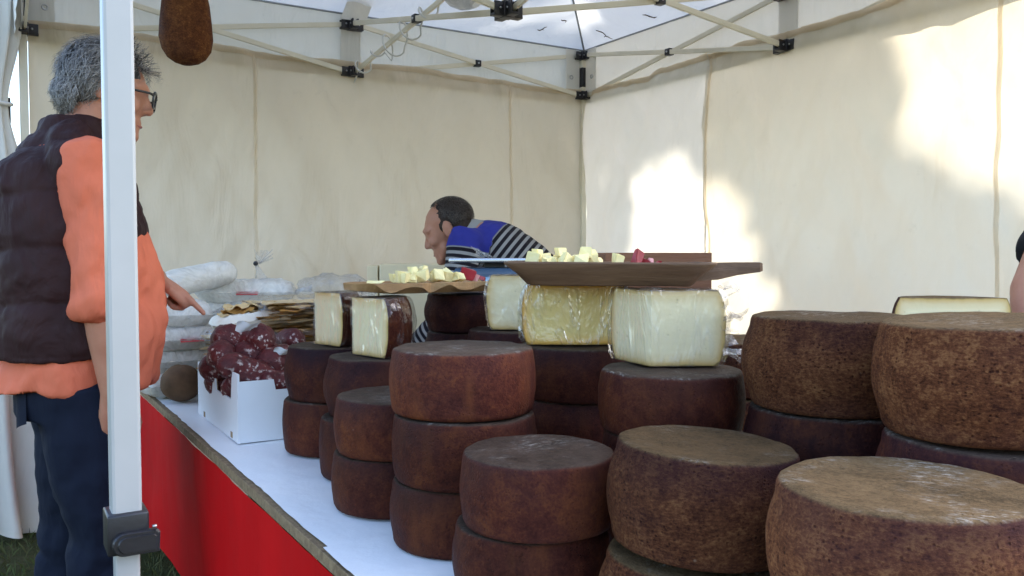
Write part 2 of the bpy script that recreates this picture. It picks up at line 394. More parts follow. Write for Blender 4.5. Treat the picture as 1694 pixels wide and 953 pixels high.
M['skin'] = mat_skin('ruddy skin', (.50, .235, .150), (.40, .165, .100))
M['skin2'] = mat_skin('tan skin', (.42, .205, .130), (.33, .145, .088))
M['stubble'] = mat_plain('short dark hair', (.034, .021, .014), (.020, .012, .008), 40, .7, .6, 350, .3)
def mat_hair(name, a, b):
    t = NT(name); g = t.node('ShaderNodeNewGeometry')
    col = t.ramp(g.outputs['Random Per Island'], [(.0, a), (.55, tuple(.5 * x + .5 * y for x, y in zip(a, b))), (1.0, b)])
    return t.set(col, .42, None, Specular_IOR_Level=.5)
M['hair'] = mat_hair('grey hair', (.026, .022, .021), (.38, .35, .33))
M['hair_dark'] = mat_hair('dark brown hair', (.012, .008, .006), (.06, .04, .028))
M['hair_base'] = mat_plain('grey hair mass', (.060, .058, .062), (.022, .021, .024), 22, .6, .8, 90, .3, stretch=(1, 1, .3))
def mat_fabric(name, c1, c2, weave=420, fold=6, fs=.35, rough=.8, spec=.2):
    t = NT(name); v = t.coord('Object')
    col = t.ramp(t.noise(v, 5, 5, .6), [(.3, c2), (.7, c1)])
    nrm = t.bump(t.noise(v, weave, 2), .25, .0012, t.bump(t.noise(t.coord('Object', (1, 1, .45)), fold, 4, .5, .8), fs, .03))
    m = t.set(col, rough, nrm, Specular_IOR_Level=spec)
    return m
M['orange'] = mat_fabric('coral orange shirt', (.71, .185, .100), (.63, .150, .078), 500, 8, .7)
M['vest'] = mat_fabric('dark plum quilted nylon', (.042, .0195, .0195), (.029, .0135, .0140), 400, 10, .75, .65, .12)
M['jeans'] = mat_fabric('dark blue denim', (.011, .015, .030), (.006, .009, .019), 600, 8, .45, .85, .15)
M['dark_cloth'] = mat_fabric('black cotton', (.018, .018, .020), (.012, .012, .014), 500, 8, .3)
M['shoe'] = mat_plain('dark shoe leather', (.03, .022, .018), None, 10, .45, .2, 80)
M['glasses'] = mat_plain('black spectacle frame', (.012, .012, .014), None, 10, .25, .02, 80, .6)
M['lens'] = mat_film('spectacle lens', (.96, .97, .97), .04, .3, .02, .2)
M['eye'] = mat_plain('eye', (.75, .72, .70), (.7, .66, .62), 4, .15, .0, 10, .6)
M['iris'] = mat_plain('dark iris', (.03, .018, .01), None, 4, .15, .0, 10, .6)
M['lips'] = mat_plain('lips', (.36, .12, .10), (.3, .09, .08), 20, .45, .2, 90, .4)
def mat_stripe():
    t = NT('striped sweater knit'); at = t.node('ShaderNodeAttribute'); at.attribute_name = 's'; s_ = at.outputs['Fac']
    ph = t.math('FRACT', t.math('MULTIPLY', s_, 1.0 / .0265))
    st = t.ramp(ph, [(.40, (.26, .255, .25)), (.46, (.012, .010, .014)), (.94, (.012, .010, .014)), (1.0, (.26, .255, .25))])
    z = t.ramp(s_, [(.0, (.30, .30, .29)), (.058, (.30, .30, .29)), (.062, (.030, .034, .23)), (.138, (.030, .034, .23)), (.142, (0, 0, 0))])
    k = t.ramp(s_, [(.1395, 0.0), (.141, 1.0)])
    col = t.mix(k, z, st); v = t.coord('Object')
    return t.set(col, .85, t.bump(t.noise(v, 500, 2), .3, .0015, t.bump(t.noise(v, 9, 3), .3, .02)), Specular_IOR_Level=.15)
M['stripe'] = mat_stripe()
M['hang'] = mat_rind('hanging rind', (.030, .0095, .0045), (.070, .024, .0090), (.150, .064, .020), (.1, .05, .03), (.025, .0115, .0105), .7)
M['bread'] = mat_plain('dark brown loaf', (.15, .085, .045), (.075, .042, .024), 18, .8, .7, 60, .2)
M['grass'] = mat_plain('grass blade', (.060, .095, .022), (.085, .080, .030), 3, .7, .1, 30, .3)
M['leaf'] = mat_plain('tree leaf', (.055, .10, .025), (.035, .07, .018), 3, .6, .1, 30, .3)
M['bark'] = mat_plain('tree bark', (.14, .10, .07), (.07, .05, .035), 8, .9, .7, 25, .2, stretch=(1, 1, .3))
M['print_red'] = mat_plain('red print', (.55, .06, .07), None, 10, .5, .05, 40)
def mat_ground():
    t = NT('worn turf ground'); v = t.coord('Object')
    n = t.noise(v, 1.6, 8, .65); n2 = t.noise(v, 26, 5, .7)
    col = t.ramp(t.math('ADD', t.math('MULTIPLY', n, .5), t.math('MULTIPLY', n2, .5)), [(.36, (.030, .040, .014)), (.52, (.060, .064, .026)), (.66, (.12, .088, .052))])
    return t.set(col, .95, t.bump(n2, .8, .03), Specular_IOR_Level=.1)
M['ground'] = mat_ground()

# ------------------------------------------------------------------ tent frame of reference
BR = Vector((.438, 5.284, 0)); TW, TD = 3.0, 3.14
BL = BR - U * TW; FL = BL + V * TD; FR = BR + V * TD
def T(a, b, z): return BL + U * a + V * b + Vector((0, 0, z))          # a along the back wall, b towards the camera
TABLE_Z = CAM_Z - .50
ROT_T = Matrix(((U.x, V.x, 0), (U.y, V.y, 0), (0, 0, 1)))
RZT = TH

# ------------------------------------------------------------------ ground
g = MB().grid(lambda i, j: ((i - .5) * 1200, (j - .5) * 1200, 0), 2, 2).build('ground', M['ground'], smooth=False); tag(g, kind='structure')
mb = MB(); rg = random.Random(3)
for k in range(15000):
    if k % 3: x, y = rg.uniform(-3.2, -.55), rg.uniform(2.4, 6.0)
    else: x, y = rg.uniform(-6, 3.0), rg.uniform(.6, 8)
    a = rg.uniform(0, 6.28); h = rg.uniform(.018, .06); l = rg.uniform(0, .035); wd = rg.uniform(.0015, .003)
    c, s = math.cos(a), math.sin(a); e = rg.uniform(0, 6.28)
    mb.add([(x - c * wd, y - s * wd, 0), (x + c * wd, y + s * wd, 0), (x + c * wd * .6 + math.cos(e) * l * .4, y + s * wd * .6 + math.sin(e) * l * .4, h * .6), (x + math.cos(e) * l, y + math.sin(e) * l, h)], [(0, 1, 2), (0, 2, 3)])
tag(mb.build('grass', M['grass'], smooth=False), 'short worn grass on the ground around the stall', 'grass', kind='stuff')

# ------------------------------------------------------------------ gazebo (frame, roof, valance)
ZT, ZL, ZMT, ZML, ZCL, ZCU = [CAM_Z + z for z in (1.217, .975, 1.199, .955, .897, 1.134)]
EAVE = CAM_Z + 1.265; PEAK = CAM_Z + 2.05
gz = empty('gazebo', T(TW / 2, TD / 2, 0), RZT, 'white pop-up market gazebo with cream scissor frame', 'gazebo')
GI = Matrix.Translation(T(TW / 2, TD / 2, 0)) @ Matrix.Rotation(RZT, 4, 'Z'); GI = GI.inverted()
def G(p): return GI @ Vector(p)
corners = {'BL': (0, 0), 'BR': (TW, 0), 'FL': (0, TD), 'FR': (TW, TD)}
def gpart(name, mb, m, parent=gz, smooth=True): 
    mb.v = [tuple(G(p)) for p in mb.v]; return mb.build(name, m, parent, smooth)
for k, (a, b) in corners.items():
    zc = .88 if k == 'FL' else .95
    leg = gpart('leg', MB().box(T(a, b, (zc + EAVE) / 2 - .01), (.034, .034, EAVE - zc - .02), ROT_T, .004), M['legpaint' if k == 'FL' else 'bar'], smooth=False)
    gpart('lower_tube', MB().box(T(a, b, zc / 2 + .01), (.028, .028, zc - .02), ROT_T, .003), M['legpaint' if k == 'FL' else 'bar'], leg, False)
    gpart('foot_plate', MB().box(T(a, b, .005), (.09, .09, .01), ROT_T, .002), M['steel'], leg, False)
    cm = MB().box(T(a, b, zc), (.047, .050, .050), ROT_T, .003)
    cl = gpart('clamp', cm, M['blackp'], leg)
    q = ROT_T @ Vector((0, 1, 0)); u_ = ROT_T @ Vector((1, 0, 0))
    def lever(w_, h_, t0, t1, dx, dz):
        o_ = []
        for k2 in range(13): 
            an_ = math.pi / 2 + math.pi * k2 / 12; o_.append((-w_ / 2 + h_ / 2 + math.cos(an_) * h_ / 2, math.sin(an_) * h_ / 2))
        o_ += [(w_ / 2, -h_ / 2), (w_ / 2 + .001, h_ / 2 - .004), (w_ / 2 - .003, h_ / 2)]
        rg3 = []
        for t_, k3 in ((t0, 1.0), (t1 - .002, 1.0), (t1, .93)): rg3.append([T(a, b, zc + dz + z_ * k3) + u_ * (dx + x_ * k3) + q * t_ for x_, z_ in o_])
        return MB().rings(rg3)
    lv = gpart('clamp_lever', lever(.053, .028, .0255, .036, .007, -.010), M['blackp'], leg, False)
    gpart('lever_pad', lever(.044, .020, .0362, .0385, .008, -.010), M['blackp'], leg, False)
    gpart('lever_pin', MB().tube([T(a, b, zc + .007) + q * .034 + u_ * .028, T(a, b, zc + .0095) + q * .034 + u_ * .028], .003, 8), M['steel'], leg)
def bracket(name, p, sz=(.075, .05, .055), arms=((1, 0), (0, 1))):
    m = MB().box(p, (.046, .046, sz[2]), ROT_T, .004)
    for ax, ay in arms:
        d = ROT_T @ Vector((ax, ay, 0)); s_ = Vector((-d.y, d.x, 0))
        for sg in (-1, 1): m.box(Vector(p) + d * .036 + s_ * sg * .014, (.048, .007, sz[2] * .8), Matrix((( d.x, -d.y, 0), (d.y, d.x, 0), (0, 0, 1))), .002)
        m.box(Vector(p) + d * .036 - Vector((0, 0, sz[2] * .38)), (.05, .034, .010), Matrix((( d.x, -d.y, 0), (d.y, d.x, 0), (0, 0, 1))), .002)
    o = gpart(name, m, M['blackp'])
    for ax, ay in arms:
        d = ROT_T @ Vector((ax, ay, 0)); s_ = Vector((-d.y, d.x, 0))
        for sg in (-1, 1):
            gpart('bolt', MB().tube([Vector(p) + d * .036 + s_ * sg * .017, Vector(p) + d * .036 + s_ * sg * .021], .0045, 8), M['steel'], o)
    return o
for k, (a, b) in corners.items():
    ar = (((1 if a == 0 else -1), 0), (0, (1 if b == 0 else -1)))
    bracket('corner_bracket', T(a, b, ZT), arms=ar); bracket('sliding_bracket', T(a, b, ZL), arms=ar)
    gpart('slider_lock', MB().box(T(a, b, (ZT + ZL) / 2 - .01), (.042, .042, .12), ROT_T, .006), M['blackp'])
sides = [((0, 0), (TW, 0)), ((TW, 0), (TW, TD)), ((0, TD), (0, 0)), ((0, TD), (TW, TD))]
def truss(a0, b0, zt0, zl0, a1, b1, zt1, zl1, inset=.03):
    p0 = Vector((a0, b0)); p1 = Vector((a1, b1)); d = (p1 - p0).normalized(); n = Vector((-d.y, d.x)) * .009
    q0 = p0 + d * .04; q1 = p1 - d * .04
    A = T(q0.x + n.x, q0.y + n.y, zt0); B = T(q1.x + n.x, q1.y + n.y, zl1)
    C = T(q0.x - n.x, q0.y - n.y, zl0); D = T(q1.x - n.x, q1.y - n.y, zt1)
    gpart('scissor_bar', MB().bar(A, B, .012, .024), M['bar'], smooth=False)
    gpart('scissor_bar', MB().bar(C, D, .012, .024), M['bar'], smooth=False)
    t = (zt0 - zl0) / ((zt0 - zl0) + (zt1 - zl1)); X = (A.lerp(B, t) + C.lerp(D, t)) / 2
    dd = (B - A).normalized(); ang = math.atan2(dd.y, dd.x)
    j = gpart('pivot_joint', MB().box(X, (.038, .036, .036), Matrix.Rotation(ang, 3, 'Z'), .004), M['blackp'])
    s_ = Vector((-math.sin(ang), math.cos(ang), 0))
    gpart('bolt', MB().tube([X + s_ * .018, X + s_ * .022], .005, 8), M['steel'], j); gpart('bolt', MB().tube([X - s_ * .018, X - s_ * .022], .005, 8), M['steel'], j)
ctr = (TW / 2, TD / 2)
for (p0, p1) in sides:
    m = ((p0[0] + p1[0]) / 2, (p0[1] + p1[1]) / 2)
    truss(*p0, ZT, ZL, *m, ZMT, ZML); truss(*p1, ZT, ZL, *m, ZMT, ZML)
    d = (Vector(p1) - Vector(p0)).normalized(); inn = (Vector(ctr) - Vector(m)).normalized()
    for z in (ZMT, ZML): bracket('mid_bracket', T(*m, z), arms=((d.x, d.y), (-d.x, -d.y), (inn.x, inn.y)))
    truss(*m, ZMT, ZML, *ctr, ZCU, ZCL)
arms4 = ((1, 0), (-1, 0), (0, 1), (0, -1))
bracket('hub_bracket', T(*ctr, ZCL), (.09, .06, .06), arms4); bracket('hub_bracket', T(*ctr, ZCU), (.09, .06, .06), arms4)
gpart('centre_pole', MB().box(T(*ctr, (ZCL + PEAK) / 2), (.026, .026, PEAK - ZCL - .04), ROT_T, .003), M['bar'], smooth=False)
# roof: four panels with a slight sag, hip seams, eave seam
apex = T(*ctr, PEAK); ov = .03
rc = [T(-ov, -ov, EAVE), T(TW + ov, -ov, EAVE), T(TW + ov, TD + ov, EAVE), T(-ov, TD + ov, EAVE)]
for i in range(4):
    A, B = rc[i], rc[(i + 1) % 4]
    def f(u, v, A=A, B=B, i=i):
        p = A.lerp(B, u).lerp(apex, v * .985)
        sag = -.05 * math.sin(math.pi * v) * math.sin(math.pi * u) + .012 * fb(p.x * 2 + i * 9, p.y * 2, 3) * math.sin(math.pi * min(1, v * 3 + .02)) 
        return p + Vector((0, 0, sag))
    gpart('roof_panel', MB().grid(f, 40, 30), M['roof'])
    hp = [A.lerp(apex, k / 10 * .985) + Vector((0, 0, -.004)) for k in range(11)]
    gpart('hip_seam', MB().tube(hp, .006, 6), M['roofseam'])
    gpart('eave_seam', MB().tube([A.lerp(B, k / 8) + Vector((0, 0, -.004)) for k in range(9)], .005, 6), M['roofseam'])
def roof_z(x, y):
    q = ROT_T.transposed() @ (Vector((x, y, 0)) - T(*ctr, 0)); k = max(abs(q.x) / (TW / 2 + ov), abs(q.y) / (TD / 2 + ov)); return EAVE + (1 - k) * (PEAK - EAVE)
for i, (px_, py_, ln_, an_, lab_) in enumerate(((897, 46, .055, .1, 'forked twig lying on the roof left of the hip seam'), (933, 30, .04, 1.1, 'short twig on the roof close beside the hip seam'), (996, 54, .07, .3, 'straight twig on the roof above the corner pole'), (1006, 62, .05, -.5, 'bent twig on the roof right of the corner pole'), (1075, 26, .08, -.6, 'pale brown leaf lying on the roof above the right truss'))):
    best = min(((k * .01, abs(P(px_, py_, k * .01).z - roof_z(P(px_, py_, k * .01).x, k * .01))) for k in range(250, 545)), key=lambda e: e[1])
    p_ = P(px_, py_, best[0]); d_ = Vector((math.cos(an_), math.sin(an_), 0)); tp = []
    for k in range(5):
        q_ = p_ + d_ * (k / 4 - .5) * ln_ + Vector((-d_.y, d_.x, 0)) * .01 * math.sin(k * 1.3 + i); tp.append(Vector((q_.x, q_.y, roof_z(q_.x, q_.y))) - p_)
    tw = MB().tube(tp, [.0022, .003, .0028, .0024, .0012] if i < 4 else [.003, .010, .013, .009, .002], 6, True, 1.0 if i < 4 else .25)
    tw.tube([tp[2], tp[2] + Vector((.012, .012, .0))], [.002, .001], 5)
    sg_ = -.034 * math.sin(math.pi * min(1, (p_.z - EAVE) / (PEAK - EAVE)))
    tag(tw.build('twig', M['bark'], None, True, p_ + Vector((0, 0, sg_))), lab_, 'twig' if i < 4 else 'leaf')
VB = CAM_Z + .93
vals = [(rc[0], rc[1]), (rc[1], rc[2]), (rc[2], rc[3]), (rc[3], rc[0])]
for i, (A, B) in enumerate(vals):
    out = (A + B) / 2 - T(*ctr, EAVE); out.z = 0; out.normalize()
    def f(u, v, A=A, B=B, out=out, i=i):
        p = A.lerp(B, u); z = EAVE - v * (EAVE - VB)
        w_ = .014 * v * fb(u * 6 + i * 7, v * .7, i) + .006 * fb(u * 22, v * 2, i + 4)
        return Vector((p.x, p.y, z)) + out * (w_ + .002)
    vp = gpart('valance', MB().grid(f, 90, 10), M['valance'])
    md = (A + B) / 2; dr = (B - A).normalized()
    if i < 2:
        c = md - out * .014; rot = Matrix((( dr.x, out.x, 0), (dr.y, out.y, 0), (0, 0, 1)))
        gpart('webbing_patch', MB().box(Vector((c.x, c.y, (EAVE + ZML) / 2)), (.11, .003, EAVE - ZML - .03), rot), M['patch_cloth'], vp, False)
# corner patches, grommets
for (a, b, sx, sy) in ((TW, 0, -1, 1), (0, 0, 1, 1)):
    for ax in (0, 1):
        d = ROT_T @ Vector((sx, 0, 0) if ax == 0 else (0, sy, 0)); n = ROT_T @ Vector((0, sy, 0) if ax == 0 else (sx, 0, 0))
        c = T(a, b, (EAVE + ZL) / 2 - .02) + d * .075 - n * .004
        gpart('corner_patch', MB().box(c + Vector((0, 0, .02)), (.10, .003, EAVE - ZL - .03), Matrix((( d.x, n.x, 0), (d.y, n.y, 0), (0, 0, 1)))), M['patch_cloth'], smooth=False)
        rg_ = [c + d * .012 + n * .004 + d * .011 * math.cos(t) + Vector((0, 0, .011 * math.sin(t) - .02)) for t in [2 * math.pi * k / 12 for k in range(13)]]
        gpart('grommet', MB().tube(rg_, .0035, 6), M['steel'])
# loose square flap at the back mid bracket
fc = T(TW / 2, .03, ZMT + .075)
gpart('fabric_flap', MB().grid(lambda u, v: fc + U * (u - .5) * .14 + Vector((0, 0, (v - .5) * .12)) + V * (.05 * v * v + .006 * math.sin(u * 5)) + U * (v * .035), 10, 8), M['valance'])

# ------------------------------------------------------------------ side walls
def wall_depth(s, z, seed):
    d = .020 * fb(s * 1.1 + seed, z * .6, seed) + .042 * fb((s + z * .5) * 2.4 + seed, (z - s * .5) * .6, seed + 2) + .014 * fb((s - z * .45) * 6.5 + seed, (z + s * .4) * 1.1, seed + 5) + .004 * fb(s * 9 + seed, z * 3.0, seed)
    for k in range(5):                                        # straight folds left from storage
        d -= .0035 * math.exp(-((s - (.35 + k * .62 + seed * .01)) / .008) ** 2)
    for zz in (.62, 1.18, 1.72): d -= .0028 * math.exp(-((z - zz - .01 * math.sin(s * 3)) / .007) ** 2)
    return d
def side_wall(name, org, dirv, inn, s0, s1, ztop, m, seed, label, seams, hemh=.030, ripple=0.0):
    root = empty(name, org + dirv * (s0 + s1) / 2, math.atan2(dirv.y, dirv.x), label, 'tent wall')
    Mi = (Matrix.Translation(root.location) @ Matrix.Rotation(root.rotation_euler.z, 4, 'Z')).inverted()
    zt = ztop if callable(ztop) else (lambda s: ztop)
    def pos(s, z, off=0.0):
        return Mi @ (org + dirv * s + inn * (wall_depth(s, z, seed) + ripple * math.sin(s * 17 + 2 * z) * (1 - z / 2.3) + off) + Vector((0, 0, z)))
    n = int((s1 - s0) * 55)
    MB().grid(lambda u, v: pos(s0 + u * (s1 - s0), .015 + v * (zt(s0 + u * (s1 - s0)) - .015)), n, 96).build('cloth', m, root)
    MB().grid(lambda u, v: pos(s0 + u * (s1 - s0), zt(s0 + u * (s1 - s0)) - hemh * (1 - v) + .006 + .006 * fb(u * 14, v, seed), .004 + .003 * math.sin(math.pi * v)), n, 3).build('top_hem', M['hem_cloth'], root)
    for sx in seams:
        MB().grid(lambda u, v: pos(sx + (u - .5) * .016, .02 + v * (zt(sx) - .03), .0035 + .002 * math.sin(math.pi * u)), 2, 90).build('seam', M['seam_cloth'], root)
    return root
sag = lambda s: CAM_Z + 1.005 + .006 * math.sin(s * 4.1) + .003 * math.sin(s * 11)
side_wall('tent_sidewall', T(0, -.004, 0), U, V, .02, TW - .008, sag, M['wall_back'], 1.0, 'long beige cloth side wall hanging behind the vendor', (.992, 2.47))
def sagr(s): return CAM_Z + (.985 if s < .62 else .985 + min(1, (s - .62) / .06) * .03) + .008 * math.sin(s * 6)
side_wall('tent_sidewall', T(TW + .004, 0, 0), V, -U, .010, 1.075, sagr, M['wall_white'], 4.0, 'narrow whiter side wall panel right of the corner pole', (), ripple=.012)
side_wall('tent_sidewall', T(TW - .012, 0, 0), V, -U, 1.06, TD - .02, sagr, M['wall'], 7.0, 'wide cream side wall behind the cheese wheels, dappled by sun', (1.085, 2.56))

# gathered curtain at the far left corner leg
cr = empty('gathered_curtain', T(-.11, .03, 0), RZT, 'white tent curtain gathered beside the far left corner pole', 'curtain')
def cur(u, v):
    z = .05 + v * 2.30; tie = math.exp(-((z - 1.86) / .22) ** 2); low = max(0, 1 - z / 1.5) ** 1.5
    rad = .085 - .045 * tie + .10 * low
    a = u * 2 * math.pi; pl = 1 + (.30 + .1 * low) * math.sin(a * 9 + 2.0 * math.sin(z * 2)) * (1 - .4 * tie)
    return (math.cos(a) * rad * pl * 1.1 - .04 * low, math.sin(a) * rad * pl * .8, z + .03 * math.sin(a * 2) * low)
MB().grid(cur, 110, 60).build('cloth', M['wall_white'], cr)
MB().tube([(math.cos(t) * .062, math.sin(t) * .05, 1.86 + .004 * math.sin(t * 2)) for t in [2 * math.pi * k / 20 for k in range(21)]], .009, 6).build('tie_strap', M['valance'], cr)
MB().box((.045, .046, 1.84), (.03, .02, .11), None, .004).build('buckle', M['blackp'], cr)
MB().tube([(.10 + .012 * math.sin(k), .10, .62 - k * .055) for k in range(11)], .004, 6).build('cord', M['cable'], cr)

# ------------------------------------------------------------------ cable and lamp on the inner truss
bm_l = T(TW / 2, .06, ZML); cu = T(*ctr, ZCU)
def along(t): return bm_l.lerp(cu, t)
pts = [T(TW / 2, .03, ZML - .06), T(TW / 2 + .01, .05, ZML - .02)]
axis = (cu - bm_l).normalized(); e1 = Vector((0, 0, 1)); e1 = (e1 - axis * e1.dot(axis)).normalized(); e2 = axis.cross(e1)
turns = [(.02, .12, .055), (.14, .2, .03), (.27, .5, .085), (.39, .45, .070), (.52, .3, .045), (.64, .3, .035), (.78, .2, .03)]
K = 150
for k in range(K):
    t = k / (K - 1) * .82; ph = t / .82 * 6.6 * 2 * math.pi
    rad = min(turns, key=lambda q: abs(q[0] - t))[2] * (.85 + .3 * nz(t * 9, 2))
    drop = rad * .55
    pts.append(along(.02 + t) + e1 * (math.cos(ph) * rad - drop + .016) + e2 * math.sin(ph) * (rad * .6 + .004))
cab = MB().tube(pts, .0042, 6).build('lamp_cable', M['cable']); tag(cab, 'thin white cable coiled loosely round the inner truss bar', 'cable')
lp = P(768, -22, 3.35); lamp = empty('hanging_lamp', lp, 0, 'translucent white bowl lamp at the roof hub', 'lamp')
MB().rings([[(math.cos(a) * r, math.sin(a) * r, z) for a in [2 * math.pi * k / 28 for k in range(28)]] for r, z in
            ((.005, -.085), (.03, -.083), (.06, -.070), (.085, -.045), (.097, -.01), (.1, .02), (.094, .022), (.08, -.04), (.05, -.066), (.004, -.078))], False).build('shade', M['lampw'], lamp)
MB().tube([(0, 0, -.02), (0, 0, .05), (0, 0, .1)], [.03, .028, .016], 12).build('socket', M['legpaint'], lamp)
hook = along(.80) - lp
MB().tube([(0, 0, .1), (0, 0, .13), tuple(hook)], .004, 6).build('hook', M['steel'], lamp)

# ------------------------------------------------------------------ hanging cured cheese (top left)
hc = P(309, 108, 2.55); hroot = empty('hanging_cured_cheese', hc, .5, 'long brown cured piece hanging in front of the back wall', 'cured cheese')
mb = MB(); rgs = []
prof = [(0.0, .012), (.006, .030), (.02, .048), (.045, .061), (.08, .067), (.13, .066), (.18, .060), (.23, .050), (.28, .040), (.32, .030), (.345, .017), (.36, .008)]
for z, r in prof:
    rgs.append([(math.cos(a) * r * (1.05 + .08 * math.cos(a * 2)) * (1 + .05 * fb(math.cos(a) * 2, math.sin(a) * 2, z * 12)), math.sin(a) * r * .8 * (1 - .18 * max(0, math.cos(a - .6)) ** 6), z) for a in [2 * math.pi * k / 36 for k in range(36)]])
mb.rings(rgs).build('rind', M['hang'], hroot)
bt = T(TW * .125, TD / 2, 0)
up_len = (ZCL + .06) - hc.z
MB().tube([(0, 0, .355), (.004, 0, .42), (0, 0, up_len)], .003, 6).build('string', M['twine'], hroot)

# ------------------------------------------------------------------ table with red skirt
TA0, TA1, TB0, TB1 = .33, 1.52, .12, 3.98
tb = empty('market_table', T((TA0 + TA1) / 2, (TB0 + TB1) / 2, 0), RZT, 'long trestle table with chipboard top and red cloth front', 'table')
TI = (Matrix.Translation(tb.location) @ Matrix.Rotation(RZT, 4, 'Z')).inverted()
def tpart(name, mb, m, parent=tb, smooth=False):
    mb.v = [tuple(TI @ Vector(p)) for p in mb.v]; return mb.build(name, m, parent, smooth)
mid = (TB0 + TB1) / 2
for (b0, b1) in ((TB0, mid - .002), (mid + .002, TB1)):
    c = T((TA0 + TA1) / 2, (b0 + b1) / 2, TABLE_Z - .013)
    tpart('tabletop', MB().box(c, (TA1 - TA0, b1 - b0, .022), ROT_T, .0015), M['chip'])
    for a in (TA0 + .2, TA1 - .2):
        for b in (b0 + .15, b1 - .15):
            tpart('leg', MB().bar(T(a, b, .0), T(a, b, TABLE_Z - .025), .04, .04, (1, 0, 0)), M['wood_lite'])
    for b in (b0 + .15, b1 - .15):
        tpart('crossbeam', MB().bar(T(TA0 + .16, b, TABLE_Z - .06), T(TA1 - .16, b, TABLE_Z - .06), .03, .06), M['wood_lite'])
def sk(u, v):
    b = TB0 + .01 + u * (TB1 - TB0 - .02); z = TABLE_Z - .028 - v * (.485 - .004)
    d = .012 * v * fb(b * 1.4, v * .3, 5) + .016 * v * math.sin(b * 2.3 + 1) + .005 * fb(b * 4 + v * .6, v * 1.2, 8) + .012 * math.exp(-((b - 2.3 - v * .12) / .09) ** 2) * v
    return T(TA0 + .002 - d, b, z)
tpart('skirt', MB().grid(sk, 150, 16), M['red'], tb, True)

# paper sheets lying on the table
def sheet(b0, b1, a0, a1, zoff, label, seed):
    c = T((a0 + a1) / 2, (b0 + b1) / 2, TABLE_Z); rz = RZT
    def f(u, v):
        a = a0 + u * (a1 - a0); b = b0 + v * (b1 - b0)
        if u < .01: a += .004 * fb(b * 4, seed) + .002 * fb(b * 30, seed)
        q = ROT_T.transposed() @ (T(a, b, 0) - c); 
        return (q.x, q.y, zoff + .0025 * max(0, 1 + fb(a * 8, b * 5, seed) + .5 * fb(a * 22, b * 22, seed)) * .5)
    o = MB().grid(f, 60, 90).build('paper_sheet', M['paper'], None, True, c); o.rotation_euler = (0, 0, rz); tag(o, label, 'paper', 'paper laid on the table')
    return o
sheet(.16, 2.93, TA0 + .012, TA1 - .03, .0005, 'long white paper sheet lying under the box and bags', 1)
sheet(2.90, 3.95, TA0 + .002, TA1 - .03, .0035, 'front white paper sheet overlapping at the near end', 2)

# ------------------------------------------------------------------ cheese wheels
def wheel_mesh(D, h, seed, bulge=.10, seg=64):
    r = D / 2; rgs = []; e = .012
    prof = [(.02, 0.0), (.45, .0), (.84, .0), (.905, .004), (.945, .014)]
    ns = 9
    side = []
    for k in range(ns):
        t = k / (ns - 1); side.append((1 - bulge * (1 - math.cos((t - .5) * 2 * 1.15)) * .95, .018 + t * (h - .036)))
    for f, z in prof: rgs.append((f, z))
    rgs[-2] = (side[0][0] - .035, .002); rgs[-1] = (side[0][0] - .012, .008)
    rgs[2] = (side[0][0] - .075, 0.0)
    rgs += side
    rgs += [(side[-1][0] - .010, h - .0072), (side[-1][0] - .028, h - .0022), (side[-1][0] - .060, h - .0004), (.70, h - .0012), (.45, h - .0022), (.2, h - .002), (.02, h - .002)]
    rings = []
    for f, z in rgs:
        ring = []
        for j in range(seg):
            a = 2 * math.pi * j / seg; ca, sa = math.cos(a), math.sin(a)
            k = 1 + .010 * fb(ca * 1.2 + seed, sa * 1.2, z * 6) + .006 * fb(ca * 5 + seed * 3, sa * 5, z * 30)
            zz = z + (.0022 * fb(ca * f * 2.5 + seed, sa * f * 2.5, 1) if z > h * .9 else 0)
            ring.append((ca * r * f * k, sa * r * f * k, min(zz, h)))
        rings.append(ring)
    return MB().rings(rings)
WG = 'brown cheese wheels stacked on the table'
def stack(px, d, D, hs, kinds, labels, name='whole_cheese', X=None, jit=.007, tilt=0.0):
    x = PX(px, d) if X is None else X; z = TABLE_Z + .006; tops = []
    for i, h in enumerate(hs):
        kd = kinds[i] if isinstance(kinds, (list, tuple)) else kinds
        sd = random.uniform(0, 90); Dk = D * random.uniform(.985, 1.01)
        o = wheel_mesh(Dk, h, sd, {'rind_red': .055, 'rind_rough': .135, 'rind_dark': .12}[kd] * random.uniform(.8, 1.25)).build(name, M[kd], None, True, (x + random.uniform(-jit, jit), d + random.uniform(-jit, jit), z))
        if tilt and i == len(hs) - 1:
            Mt = Matrix.Rotation(R(tilt), 3, 'Y')
            for v in o.data.vertices: v.co = Mt @ v.co
            o.location.z += abs(math.sin(R(tilt))) * D * .42
        else: o.rotation_euler = (0, 0, random.uniform(0, 6.28))
        tag(o, labels[i], 'cheese', WG)
        z += h + .0012
    return Vector((x, d, z))
s3 = lambda what: ['bottom cheese wheel of ' + what, 'middle cheese wheel of ' + what, 'top cheese wheel of ' + what]
s2 = lambda what: ['lower cheese wheel of ' + what, 'upper cheese wheel of ' + what]
topA = stack(769, 1.46, .252, (.111, .111, .110), 'rind_red', s3('the smooth red-brown stack left of centre'))
topB = stack(886, 1.232, .235, (.104, .104), 'rind_red', s2('the red-brown pair at the bottom centre'))
topC = stack(1160, 1.09, .252, (.112, .131), 'rind_rough', s2('the grainy brown pair right of bottom centre'), tilt=3.5)
topE = stack(1489, .85, .268, (.128, .134), 'rind_rough', s2('the big grainy pair at the bottom right'))
topF = stack(1383, 1.27, .268, (.132, .132, .136), ['rind_dark', 'rind_dark', 'rind_rough'], s3('the tall grainy stack before the cream wall'))
topG = stack(1652, 1.04, .275, (.135, .135, .137), ['rind_rough', 'rind_dark', 'rind_rough'], s3('the tall stack cut by the right edge'), tilt=-2.5)
